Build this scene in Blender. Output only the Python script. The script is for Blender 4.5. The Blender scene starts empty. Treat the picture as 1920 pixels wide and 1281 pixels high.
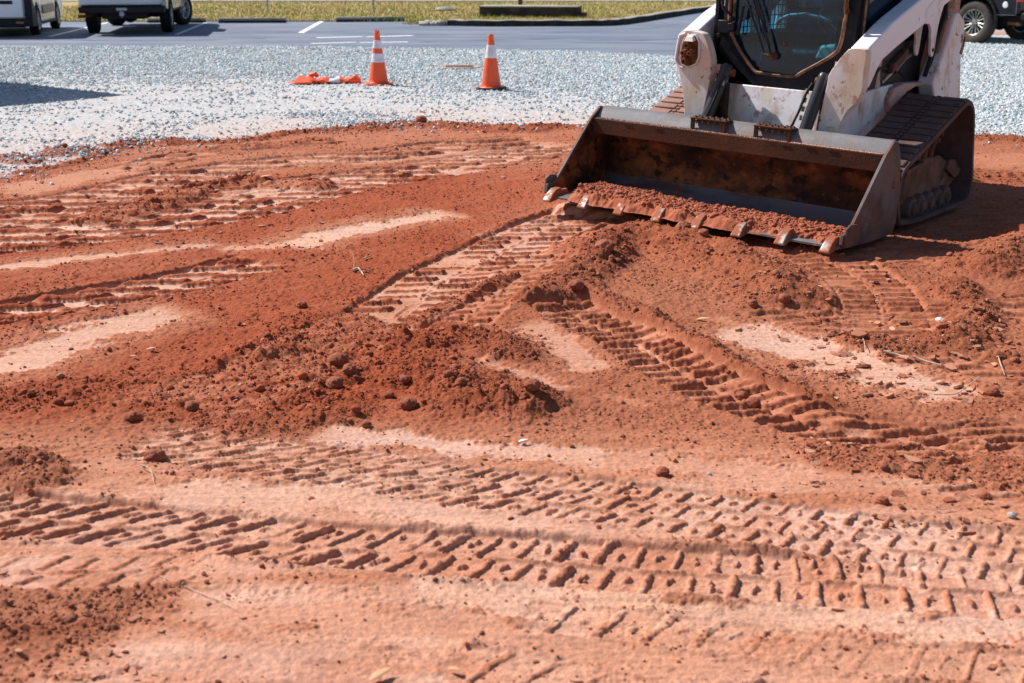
import bpy, math, random
import numpy as np
R_ = math.radians
sc = bpy.context.scene
COL = sc.collection
rnd = random.Random(7)

# ---------------------------------------------------------------- camera
H_CAM = 1.6
F_PX = 2300.0
TH = math.atan(707.5 / F_PX)
cam_d = bpy.data.cameras.new("camera")
cam_d.sensor_width = 36.0
cam_d.lens = F_PX * 36.0 / 1920.0
cam_d.clip_start = 0.05
cam_d.clip_end = 3000.0
cam_d.dof.use_dof = True
cam_d.dof.focus_distance = 6.6
cam_d.dof.aperture_fstop = 4.5
cam = bpy.data.objects.new("camera", cam_d)
COL.objects.link(cam)
cam.location = (0, 0, H_CAM)
cam.rotation_euler = (math.pi / 2 - TH, 0, 0)
sc.camera = cam

# ---------------------------------------------------------------- sky and sun
SUN_EL = R_(45)
SH = (math.cos(R_(-33)), math.sin(R_(-33)))         # direction shadows fall
world = bpy.data.worlds.new("World")
sc.world = world
world.use_nodes = True
wn = world.node_tree
for n in list(wn.nodes): wn.nodes.remove(n)
wo = wn.nodes.new("ShaderNodeOutputWorld")
wb = wn.nodes.new("ShaderNodeBackground")
ws = wn.nodes.new("ShaderNodeTexSky")
ws.sky_type = 'NISHITA'
ws.sun_disc = False
ws.sun_elevation = SUN_EL
# nishita: rotation 0 puts the sun towards +Y, turning clockwise seen from above
ws.sun_rotation = math.atan2(-SH[0], -SH[1])
ws.air_density = 1.0; ws.dust_density = 0.6; ws.ozone_density = 1.5
wb.inputs['Strength'].default_value = 0.072
wn.links.new(ws.outputs[0], wb.inputs[0]); wn.links.new(wb.outputs[0], wo.inputs[0])
sl = bpy.data.lights.new("sun", 'SUN')
sl.energy = 5.0; sl.angle = R_(0.53); sl.color = (1.0, 0.955, 0.89)
sun = bpy.data.objects.new("sun", sl); COL.objects.link(sun)
ce = math.cos(SUN_EL)
from mathutils import Vector, Matrix
sun.rotation_euler = Vector((SH[0]*ce, SH[1]*ce, -math.sin(SUN_EL))).to_track_quat('-Z', 'Y').to_euler()
sun.location = (-20, 12, 30)
sc.view_settings.view_transform = 'Standard'
sc.view_settings.look = 'None'
sc.view_settings.exposure = 0.48
sc.view_settings.gamma = 1.0

# ---------------------------------------------------------------- ground coordinates
def W(u, v, z=0.0):
    """place on the level ground that a survey point of the photograph stands for"""
    a = (u - 960) / F_PX; b = (640.5 - v) / F_PX
    c, s = math.cos(TH), math.sin(TH)
    d = (a, c + b*s, -s + b*c)
    t = (z - H_CAM) / d[2]
    return (d[0]*t, d[1]*t)

# ---------------------------------------------------------------- materials
def mat(name, col, rough=0.6, metal=0.0, layers=(), bump=None, coat=0.0, spec=0.5, alpha=None, trans=0.0, attr=None, coord='Object', rvar=None):
    """layers: (colour, noise scale, threshold, softness, strength, (sx,sy,sz))"""
    m = bpy.data.materials.new(name); m.use_nodes = True
    nt = m.node_tree; N = nt.nodes; L = nt.links
    b = N['Principled BSDF']
    b.inputs['Roughness'].default_value = rough
    b.inputs['Metallic'].default_value = metal
    b.inputs['Coat Weight'].default_value = coat
    b.inputs['Specular IOR Level'].default_value = spec
    b.inputs['Transmission Weight'].default_value = trans
    tc = N.new('ShaderNodeTexCoord')
    cur = N.new('ShaderNodeRGB'); cur.outputs[0].default_value = (*col, 1)
    cur = cur.outputs[0]
    if attr:
        at = N.new('ShaderNodeAttribute'); at.attribute_name = attr
        cur = at.outputs['Color']
    lastf = None
    for i, (c2, scale, thr, soft, strength, sc3) in enumerate(layers):
        mp = N.new('ShaderNodeMapping'); mp.inputs['Scale'].default_value = sc3
        mp.inputs['Location'].default_value = (i*3.7, i*1.3, i*5.1)
        L.new(tc.outputs[coord], mp.inputs[0])
        nz = N.new('ShaderNodeTexNoise'); nz.inputs['Scale'].default_value = scale
        nz.inputs['Detail'].default_value = 8; nz.inputs['Roughness'].default_value = 0.62
        L.new(mp.outputs[0], nz.inputs['Vector'])
        mr = N.new('ShaderNodeMapRange'); mr.inputs[1].default_value = thr - soft; mr.inputs[2].default_value = thr + soft
        mr.inputs[4].default_value = strength
        L.new(nz.outputs['Fac'], mr.inputs[0])
        mx = N.new('ShaderNodeMix'); mx.data_type = 'RGBA'
        L.new(mr.outputs[0], mx.inputs[0]); L.new(cur, mx.inputs[6]); mx.inputs[7].default_value = (*c2, 1)
        cur = mx.outputs[2]; lastf = mr.outputs[0]
    L.new(cur, b.inputs['Base Color'])
    if rvar and lastf is not None:
        mr = N.new('ShaderNodeMapRange'); mr.inputs[3].default_value = rough; mr.inputs[4].default_value = rvar
        L.new(lastf, mr.inputs[0]); L.new(mr.outputs[0], b.inputs['Roughness'])
    if bump:
        nz = N.new('ShaderNodeTexNoise'); nz.inputs['Scale'].default_value = bump[0]; nz.inputs['Detail'].default_value = 6
        L.new(tc.outputs[coord], nz.inputs['Vector'])
        bp = N.new('ShaderNodeBump'); bp.inputs['Strength'].default_value = bump[1]; bp.inputs['Distance'].default_value = bump[2]
        L.new(nz.outputs['Fac'], bp.inputs['Height']); L.new(bp.outputs[0], b.inputs['Normal'])
    return m

CLAY = (0.36, 0.115, 0.05); OCHRE = (0.42, 0.22, 0.09); RUST = (0.14, 0.045, 0.02)
I3 = (1, 1, 1)
M = {}
M['paint'] = mat('worn_white_paint', (0.80, 0.79, 0.86), 0.42, layers=[((0.58, 0.44, 0.36), 2.6, .55, .10, .55, I3), (OCHRE, 5.5, .60, .05, .6, (1, 1, .55)), (CLAY, 9, .63, .04, .6, I3), (RUST, 16, .66, .02, .9, I3)], bump=(25, .03, .01), rvar=.8)
M['paint_clean'] = mat('white_paint', (0.80, 0.79, 0.87), 0.32, layers=[((0.60, 0.48, 0.42), 3.5, .58, .08, .45, I3), (RUST, 14, .665, .02, .9, (1, 1, .6)), (CLAY, 6, .66, .04, .6, I3)], coat=.2)
M['paint_dirty'] = mat('dirt_splashed_paint', (0.82, 0.80, 0.84), 0.55, layers=[((0.62, 0.44, 0.26), 3.4, .47, .10, .75, (1, 1, .5)), ((0.74, 0.72, 0.74), 6, .56, .06, .7, (1, 1, .4)), (OCHRE, 8, .58, .06, .6, (1, 1, .5)), (CLAY, 13, .63, .03, .7, I3), (RUST, 24, .66, .02, .8, I3)], bump=(40, .05, .01))
M['paint_clay'] = mat('clay_smeared_paint', (0.52, 0.36, 0.33), 0.7, layers=[(CLAY, 4, .52, .14, .8, I3), ((0.05, 0.025, 0.02), 6, .62, .06, .8, I3)], bump=(30, .3, .01))
M['black'] = mat('black_paint', (0.012, 0.014, 0.020), 0.42, layers=[((0.10, 0.06, 0.045), 4, .60, .12, .45, I3), (CLAY, 12, .72, .04, .5, I3)], bump=(30, .1, .01), spec=.14)
M['blackgap'] = mat('dark_engine_steel', (0.015, 0.012, 0.012), 0.7, layers=[((0.10, 0.045, 0.03), 6, .55, .1, .7, I3)], spec=.14)
M['steel_grey'] = mat('worn_grey_steel', (0.17, 0.165, 0.175), 0.6, 0.1, layers=[((0.16, 0.11, 0.10), 5, .5, .12, .7, (1, .4, 1)), ((0.27, 0.25, 0.25), 11, .6, .08, .5, (1, .5, 1)), (CLAY, 7, .66, .06, .6, I3)], bump=(60, .25, .006), rvar=.75, spec=.14)
M['bucket_in'] = mat('rusty_bucket_plate', (0.10, 0.034, 0.017), 0.75, 0.1, layers=[((0.36, 0.115, 0.040), 4, .50, .06, .85, (1, .6, 1)), ((0.014, 0.010, 0.009), 6, .55, .14, .85, (1, .7, .8)), ((0.012, 0.010, 0.009), 15, .57, .04, .85, (1, .5, .8)), ((0.30, 0.11, 0.045), 18, .66, .05, .6, I3)], bump=(40, .35, .008), spec=.14)
M['bucket_band'] = mat('rusty_brown_plate', (0.065, 0.028, 0.018), 0.7, 0.1, layers=[((0.12, 0.045, 0.022), 5, .5, .15, .8, (1, .4, 1)), ((0.03, 0.018, 0.014), 9, .62, .07, .8, (1, .4, 1))], bump=(60, .3, .006), spec=.14)
M['polished'] = mat('scoured_steel', (0.15, 0.145, 0.165), 0.55, 0.2, layers=[((0.13, 0.060, 0.040), 6, .50, .06, .85, (1, .35, 1)), (CLAY, 9, .62, .08, .8, I3)], bump=(70, .3, .005), rvar=.8, spec=.14)
M['plate_out'] = mat('brown_grey_side_plate', (0.095, 0.066, 0.060), 0.65, 0.1, layers=[((0.19, 0.172, 0.178), 3.5, .50, .07, .6, I3), ((0.20, 0.085, 0.05), 6, .56, .10, .7, I3), (RUST, 20, .68, .04, .8, I3)], bump=(50, .25, .006), spec=.14)
M['tooth'] = mat('worn_tooth_steel', (0.30, 0.25, 0.23), 0.45, 0.4, layers=[((0.32, 0.095, 0.042), 9, .47, .04, .97, I3)], bump=(60, .2, .005), rvar=.8)
M['rust'] = mat('greasy_rust', (0.22, 0.085, 0.035), 0.6, 0.2, layers=[((0.05, 0.022, 0.013), 12, .52, .10, .8, I3), ((0.42, 0.24, 0.13), 20, .66, .06, .6, I3)], bump=(60, .5, .006), spec=.14)
M['cyl'] = mat('black_cylinder_paint', (0.035, 0.036, 0.042), 0.33, layers=[((0.09, 0.06, 0.055), 8, .56, .1, .6, (1, 1, .3))], coat=.3, spec=.14)
M['hose'] = mat('rubber_hose', (0.02, 0.02, 0.022), 0.5, spec=.14)
M['fitting'] = mat('zinc_fitting', (0.40, 0.36, 0.30), 0.4, 0.7, layers=[(RUST, 30, .55, .1, .8, I3)])
M['rubber'] = mat('dusty_track_rubber', (0.135, 0.092, 0.090), 0.7, layers=[((0.11, 0.055, 0.045), 4, .48, .12, .75, I3), ((0.20, 0.085, 0.05), 11, .60, .06, .6, I3), ((0.05, 0.037, 0.042), 7, .58, .06, .5, I3)], bump=(50, .3, .006), spec=.14)
M['rubber_clay'] = mat('clay_coated_rubber', (0.26, 0.15, 0.12), 0.85, layers=[((0.36, 0.22, 0.175), 6, .5, .15, .7, I3), ((0.12, 0.05, 0.035), 9, .62, .06, .8, I3)], bump=(50, .4, .006), spec=.14)
M['frame_clay'] = mat('clay_coated_frame', (0.11, 0.058, 0.045), 0.85, layers=[((0.25, 0.13, 0.09), 5, .5, .12, .8, I3), ((0.03, 0.018, 0.014), 7, .64, .05, .8, I3)], bump=(45, .4, .008), spec=.14)
M['seal'] = mat('muddy_rubber_seal', (0.05, 0.03, 0.022), 0.55, layers=[((0.40, 0.20, 0.10), 9, .48, .10, .85, I3)], bump=(50, .4, .004))
M['seat'] = mat('dark_seat_vinyl', (0.02, 0.022, 0.03), 0.6, spec=.2)
M['interior'] = mat('grey_cab_interior', (0.06, 0.10, 0.12), 0.7, layers=[((0.03, 0.035, 0.045), 4, .5, .1, .8, I3)])
M['pad'] = mat('pale_grey_plastic', (0.45, 0.50, 0.47), 0.5)
M['cone_orange'] = mat('orange_cone_plastic', (0.92, 0.105, 0.025), 0.45, layers=[((0.62, 0.12, 0.06), 7, .54, .08, .55, I3), ((0.42, 0.16, 0.10), 16, .61, .04, .7, I3)], spec=.4)
M['cone_white'] = mat('reflective_white_sleeve', (0.76, 0.72, 0.80), 0.4, layers=[((0.55, 0.46, 0.48), 10, .56, .08, .6, I3)])
M['cone_black'] = mat('black_rubber_base', (0.02, 0.02, 0.022), 0.7)
M['white_car'] = mat('white_car_paint', (0.82, 0.85, 0.90), 0.22, coat=.6)
M['black_car'] = mat('black_truck_paint', (0.008, 0.009, 0.014), 0.3, coat=.25, spec=.3)
M['plastic'] = mat('dark_trim_plastic', (0.02, 0.021, 0.025), 0.5, spec=.14)
M['tyre'] = mat('tyre_rubber', (0.03, 0.027, 0.026), 0.8, layers=[((0.12, 0.075, 0.055), 3, .5, .2, .6, I3)])
M['tyre_black'] = mat('black_tyre_rubber', (0.018, 0.018, 0.019), 0.8, spec=.14)
M['chrome'] = mat('bright_wheel_metal', (0.40, 0.39, 0.36), 0.38, 0.7, layers=[((0.08, 0.07, 0.06), 12, .52, .08, .7, I3)])
M['alloy'] = mat('silver_alloy', (0.42, 0.43, 0.45), 0.35, 0.6)
M['red_lens'] = mat('red_lens', (0.45, 0.01, 0.012), 0.2, coat=.5)
M['lamp_lens'] = mat('clear_lamp_lens', (0.75, 0.76, 0.82), 0.15, coat=.5)
M['carglass'] = mat('car_window_glass', (0.015, 0.02, 0.025), 0.05, spec=.8)
M['moulding'] = mat('brown_grey_moulding', (0.20, 0.165, 0.15), 0.5)
M['line'] = mat('white_line_paint', (0.74, 0.76, 0.80), 0.7, layers=[((0.2, 0.2, 0.22), 9, .68, .07, .7, I3)])
M['concrete'] = mat('weathered_concrete', (0.42, 0.40, 0.36), 0.85, layers=[((0.12, 0.11, 0.10), 2.5, .5, .15, .7, I3), ((0.45, 0.42, 0.38), 9, .6, .1, .5, I3)], bump=(25, .4, .02))
M['dark_concrete'] = mat('dark_concrete_face', (0.035, 0.033, 0.033), 0.85, layers=[((0.10, 0.09, 0.08), 3, .56, .1, .6, I3), ((0.24, 0.17, 0.12), 8, .68, .05, .7, I3)], bump=(25, .5, .02), spec=.14)  # dark lower parts; caps and tops use the paler concretes
M['curb_top'] = mat('pale_curb_concrete', (0.40, 0.35, 0.30), 0.85, layers=[((0.20, 0.17, 0.15), 4, .55, .1, .7, I3)], bump=(25, .4, .02))
M['galv'] = mat('galvanised_post', (0.34, 0.37, 0.42), 0.45, 0.6)
M['wood'] = mat('brown_timber', (0.22, 0.12, 0.06), 0.8, layers=[((0.10, 0.055, 0.03), 6, .5, .15, .8, (4, 4, .4))])
M['twig'] = mat('pale_dry_root', (0.62, 0.48, 0.36), 0.8, layers=[((0.25, 0.14, 0.09), 30, .55, .1, .8, I3)])
M['twig_dark'] = mat('dark_bark', (0.11, 0.055, 0.035), 0.85, layers=[((0.35, 0.22, 0.15), 25, .58, .1, .8, I3)])
M['leafdry'] = mat('dry_pale_leaf', (0.55, 0.30, 0.16), 0.8, layers=[((0.40, 0.22, 0.13), 20, .5, .1, .7, I3)])
M['quartz'] = mat('white_quartz', (0.75, 0.70, 0.68), 0.5, layers=[((0.50, 0.28, 0.2), 20, .6, .1, .6, I3)])
M['shade_box'] = mat('grey_shade_box_paint', (0.22, 0.25, 0.28), 0.5, layers=[(RUST, 6, .66, .05, .8, I3)])
M['rust_lid'] = mat('rusty_iron_lid', (0.40, 0.27, 0.21), 0.85, layers=[((0.25, 0.18, 0.15), 10, .5, .1, .7, I3)])

M['tan_panel'] = mat('tan_dirty_panel', (0.22, 0.13, 0.085), 0.75, layers=[((0.05, 0.025, 0.018), 5, .50, .07, .9, I3), (CLAY, 9, .6, .05, .6, I3)], spec=.2)
M['claycap'] = mat('clay_caked_steel', (0.30, 0.085, 0.038), 0.95, layers=[((0.40, 0.15, 0.075), 22, .56, .10, .6, I3), ((0.14, 0.04, 0.02), 30, .58, .06, .6, I3)], bump=(60, .9, .012))
def glass_mat():
    m = bpy.data.materials.new('tinted_glass'); m.use_nodes = True
    nt = m.node_tree; N = nt.nodes; L = nt.links
    for n in list(N): N.remove(n)
    o = N.new('ShaderNodeOutputMaterial'); mx = N.new('ShaderNodeMixShader')
    tr = N.new('ShaderNodeBsdfTransparent'); tr.inputs[0].default_value = (0.30, 0.60, 0.72, 1)
    gl = N.new('ShaderNodeBsdfGlossy'); gl.inputs['Roughness'].default_value = 0.02
    fr = N.new('ShaderNodeFresnel'); fr.inputs[0].default_value = 1.5
    tc = N.new('ShaderNodeTexCoord'); nz = N.new('ShaderNodeTexNoise'); nz.inputs['Scale'].default_value = 7; nz.inputs['Detail'].default_value = 9
    L.new(tc.outputs['Object'], nz.inputs['Vector'])
    df = N.new('ShaderNodeBsdfDiffuse'); df.inputs[0].default_value = (0.03, 0.13, 0.30, 1)
    mr = N.new('ShaderNodeMapRange'); mr.inputs[1].default_value = .45; mr.inputs[2].default_value = .75; mr.inputs[3].default_value = .015; mr.inputs[4].default_value = .10
    L.new(nz.outputs['Fac'], mr.inputs[0])
    L.new(fr.outputs[0], mx.inputs[0]); L.new(tr.outputs[0], mx.inputs[1]); L.new(gl.outputs[0], mx.inputs[2])
    m2 = N.new('ShaderNodeMixShader'); L.new(mr.outputs[0], m2.inputs[0]); L.new(mx.outputs[0], m2.inputs[1]); L.new(df.outputs[0], m2.inputs[2])
    L.new(m2.outputs[0], o.inputs[0])
    return m
M['glass'] = glass_mat()

# ---------------------------------------------------------------- mesh building
class MB:
    def __init__(s, T=None): s.v = []; s.f = []; s.T = T or (lambda p: p)
    def add(s, vs, fs):
        o = len(s.v); s.v += [s.T(p) for p in vs]; s.f += [tuple(i+o for i in f) for f in fs]; return s
    def box(s, a, b):
        (x0, y0, z0), (x1, y1, z1) = a, b
        return s.add([(x0,y0,z0),(x1,y0,z0),(x1,y1,z0),(x0,y1,z0),(x0,y0,z1),(x1,y0,z1),(x1,y1,z1),(x0,y1,z1)],
                     [(0,3,2,1),(4,5,6,7),(0,1,5,4),(1,2,6,5),(2,3,7,6),(3,0,4,7)])
    def hexa(s, p8):
        return s.add(p8, [(0,3,2,1),(4,5,6,7),(0,1,5,4),(1,2,6,5),(2,3,7,6),(3,0,4,7)])
    def prism(s, pts, ax, a, b):
        """polygon pts in the two other axes (cyclic order), extruded along ax from a to b"""
        def mk(p, t):
            q = [0, 0, 0]; o = [i for i in range(3) if i != ax]
            q[o[0]] = p[0]; q[o[1]] = p[1]; q[ax] = t; return tuple(q)
        n = len(pts)
        vs = [mk(p, a) for p in pts] + [mk(p, b) for p in pts]
        return s.add(vs, [tuple(range(n))[::-1], tuple(range(n, 2*n))] + [(i, (i+1) % n, n+(i+1) % n, n+i) for i in range(n)])
    def tube(s, pts, r, n=10, cap=True, closed=False):
        P = [Vector(p) for p in pts]; rr = r if isinstance(r, (list, tuple)) else [r]*len(P)
        vs = []; prev = None
        m = len(P)
        for i, p in enumerate(P):
            if closed: d = (P[(i+1) % m] - P[i-1])
            else: d = (P[min(i+1, m-1)] - P[max(i-1, 0)])
            d.normalize()
            if prev is None:
                a = Vector((0, 0, 1)) if abs(d.z) < .9 else Vector((1, 0, 0))
                x = d.cross(a).normalized()
            else:
                x = (prev - d*prev.dot(d)).normalized()
            prev = x; y = d.cross(x)
            for k in range(n):
                t = 2*math.pi*k/n
                vs.append(tuple(p + (x*math.cos(t) + y*math.sin(t))*rr[i]))
        fs = []
        for i in range(m if closed else m-1):
            j = (i+1) % m
            for k in range(n):
                fs.append((i*n+k, i*n+(k+1) % n, j*n+(k+1) % n, j*n+k))
        if cap and not closed: fs += [tuple(range(n))[::-1], tuple(range((m-1)*n, m*n))]
        return s.add(vs, fs)
    def lathe(s, c, ax, prof, n=24, cap=True):
        """prof: (radius, along axis) list"""
        A = [Vector((1,0,0)), Vector((0,1,0)), Vector((0,0,1))][ax] if isinstance(ax, int) else Vector(ax).normalized()
        h = Vector((0, 0, 1)) if abs(A.z) < .9 else Vector((1, 0, 0))
        X = A.cross(h).normalized(); Y = A.cross(X); c = Vector(c)
        vs = []; fs = []
        for r, t in prof:
            for k in range(n):
                q = 2*math.pi*k/n
                vs.append(tuple(c + A*t + (X*math.cos(q) + Y*math.sin(q))*r))
        m = len(prof)
        for i in range(m-1):
            for k in range(n): fs.append((i*n+k, i*n+(k+1) % n, (i+1)*n+(k+1) % n, (i+1)*n+k))
        if cap: fs += [tuple(range(n))[::-1], tuple(range((m-1)*n, m*n))]
        return s.add(vs, fs)
    def build(s, name, mt, parent=None, bevel=0.0, smooth=35, label=None, seg=2):
        me = bpy.data.meshes.new(name); me.from_pydata(s.v, [], s.f); me.update()
        import bmesh
        bm = bmesh.new(); bm.from_mesh(me); bmesh.ops.recalc_face_normals(bm, faces=bm.faces); bm.to_mesh(me); bm.free()
        me.materials.append(M[mt] if isinstance(mt, str) else mt)
        if smooth:
            me.polygons.foreach_set('use_smooth', [True]*len(me.polygons)); me.set_sharp_from_angle(angle=R_(smooth))
        o = bpy.data.objects.new(name, me); COL.objects.link(o)
        if parent: o.parent = parent
        if bevel:
            b = o.modifiers.new('bevel', 'BEVEL'); b.width = bevel; b.segments = seg; b.limit_method = 'ANGLE'; b.angle_limit = R_(38)
            b.harden_normals = False
        if label: o['label'] = label
        return o
def tag(o, label=None, cat=None, group=None, kind=None):
    if label: o['label'] = label
    if cat: o['category'] = cat
    if group: o['group'] = group
    if kind: o['kind'] = kind
    return o
def empty(name, loc=(0, 0, 0), rz=0.0):
    o = bpy.data.objects.new(name, None); COL.objects.link(o); o.location = loc; o.rotation_euler = (0, 0, rz)
    o.empty_display_size = .2
    return o
def copy_tree(o, parent=None):
    c = o.copy(); COL.objects.link(c)
    if parent is not None: c.parent = parent
    for ch in list(o.children): copy_tree(ch, c)
    return c
def np_mesh(name, V, Fc, mt, smooth=True, cols=None, cname='col'):
    """V (n,3), Fc (m,k) arrays to one mesh object"""
    me = bpy.data.meshes.new(name)
    n, m, k = len(V), len(Fc), Fc.shape[1]
    me.vertices.add(n); me.vertices.foreach_set('co', V.astype(np.float32).ravel())
    me.loops.add(m*k); me.loops.foreach_set('vertex_index', Fc.astype(np.int32).ravel())
    me.polygons.add(m); me.polygons.foreach_set('loop_start', np.arange(0, m*k, k, dtype=np.int32))
    me.polygons.foreach_set('loop_total', np.full(m, k, dtype=np.int32))
    me.polygons.foreach_set('use_smooth', np.full(m, bool(smooth)))
    me.update(calc_edges=True)
    if cols is not None:
        for nm, c in (cols if isinstance(cols, list) else [(cname, cols)]):
            a = me.color_attributes.new(nm, 'FLOAT_COLOR', 'POINT')
            cc = np.ones((n, 4), np.float32); cc[:, :3] = c
            a.data.foreach_set('color', cc.ravel())
    me.materials.append(mt if not isinstance(mt, str) else M[mt])
    o = bpy.data.objects.new(name, me); COL.objects.link(o)
    return o
# ================================================================ GROUND (clay lot and gravel as one relief sheet)
def _h(ix, iy, seed):
    h = (ix.astype(np.int64)*374761393 + iy.astype(np.int64)*668265263 + seed*1442695041) & 0xffffffff
    h = ((h ^ (h >> 13))*1274126177) & 0xffffffff
    h = (h ^ (h >> 16)) & 0xffffffff
    return h
def gn(x, y, seed=0):
    """gradient noise about -1..1"""
    xf = np.floor(x); yf = np.floor(y); ix = xf.astype(np.int64); iy = yf.astype(np.int64)
    fx = (x-xf).astype(np.float32); fy = (y-yf).astype(np.float32)
    def g(dx, dy):
        a = _h(ix+dx, iy+dy, seed).astype(np.float32)*np.float32(2*math.pi/4294967296.0)
        return np.cos(a)*(fx-dx) + np.sin(a)*(fy-dy)
    u = fx*fx*fx*(fx*(fx*6-15)+10); v = fy*fy*fy*(fy*(fy*6-15)+10)
    a = g(0, 0); b = g(1, 0); c = g(0, 1); d = g(1, 1)
    return ((a*(1-u)+b*u)*(1-v) + (c*(1-u)+d*u)*v)*1.45
def fbm(x, y, f, octv, seed, gain=.5):
    r = 0; a = 1; t = 0
    for i in range(octv):
        r = r + a*gn(x*f, y*f, seed+i*17); t += a; f *= 2.03; a *= gain
    return r/t
def clods(x, y, cell, seed, dens=1.0):
    """rounded lumps of uneven size, one or none per cell: 0..1 height in units of the cell"""
    X = x/cell; Y = y/cell
    ix = np.floor(X).astype(np.int64); iy = np.floor(Y).astype(np.int64)
    out = np.zeros(X.shape, np.float32)
    for dx in (-1, 0, 1):
        for dy in (-1, 0, 1):
            hx = _h(ix+dx, iy+dy, seed); hy = _h(ix+dx, iy+dy, seed+5); hr = _h(ix+dx, iy+dy, seed+9)
            cx = ix+dx + .15+.7*hx/4294967296.0; cy = iy+dy + .15+.7*hy/4294967296.0
            q = (hr/4294967296.0)
            r = np.where(q < dens, .18+.42*(q/dens)**2, 1e-3)
            an = hx/4294967296.0*6.28
            ex = X-cx; ey = Y-cy
            e1 = ex*np.cos(an)+ey*np.sin(an); e2 = -ex*np.sin(an)+ey*np.cos(an)
            d2 = (e1*e1 + e2*e2*1.7)/(r*r)
            out = np.maximum(out, (np.sqrt(np.clip(1-d2, 0, 1))*r).astype(np.float32))
    return out
def ss(a, b, t):
    t = np.clip((t-a)/(b-a), 0, 1); return t*t*(3-2*t)

def polyd(x, y, pts):
    """distance, arclength and signed side from a polyline"""
    best = np.full(x.shape, 1e9); S = np.zeros(x.shape); T = np.zeros(x.shape); s0 = 0.0
    n = len(pts)
    for i in range(n-1):
        (ax, ay), (bx, by) = pts[i], pts[i+1]
        dx, dy = bx-ax, by-ay; L = math.hypot(dx, dy)
        ux, uy = dx/L, dy/L
        px, py = x-ax, y-ay
        s = px*ux+py*uy
        sc_ = np.clip(s, 0, L)
        t = px*uy - py*ux
        d = np.hypot(px-sc_*ux, py-sc_*uy)
        m = d < best
        best = np.where(m, d, best); S = np.where(m, s0+sc_, S); T = np.where(m, np.sign(t)*d, T)
        s0 += L
    return best, S, T, s0
def smooth_line(pts, k=6):
    """Catmull-Rom through survey points"""
    P = [pts[0]]+list(pts)+[pts[-1]]; out = []
    for i in range(1, len(P)-2):
        for j in range(k):
            t = j/k
            out.append(tuple(.5*((2*P[i][c]) + (P[i+1][c]-P[i-1][c])*t + (2*P[i-1][c]-5*P[i][c]+4*P[i+1][c]-P[i+2][c])*t*t + (-P[i-1][c]+3*P[i][c]-3*P[i+1][c]+P[i+2][c])*t**3) for c in (0, 1)))
    out.append(tuple(P[-2])); return out

# loader frame on the ground (used to flatten the soil it stands on)
O_L = np.array([1.878, 6.82]); YAW = .697
F_L = np.array([-math.sin(YAW), -math.cos(YAW)]); S_L = np.array([-math.cos(YAW), math.sin(YAW)])

EDGE = [W(-260, 380), W(-60, 345), W(60, 318), W(140, 300), W(250, 266), W(340, 268), W(430, 264), W(560, 244), W(700, 240), W(800, 236), W(920, 240), W(1060, 236), W(1250, 240), W(1500, 250), W(1700, 252), W(1920, 258), W(2300, 262)]
ASPH = [(-60, 25.4), (-10.3, 25.5), (-3.9, 25.5), (.9, 24.2), (2.9, 22.8), (4.3, 22.2), (6.2, 24.5), (8.8, 31), (11.5, 42), (12.5, 52), (14, 57), (-60, 57)]

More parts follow.
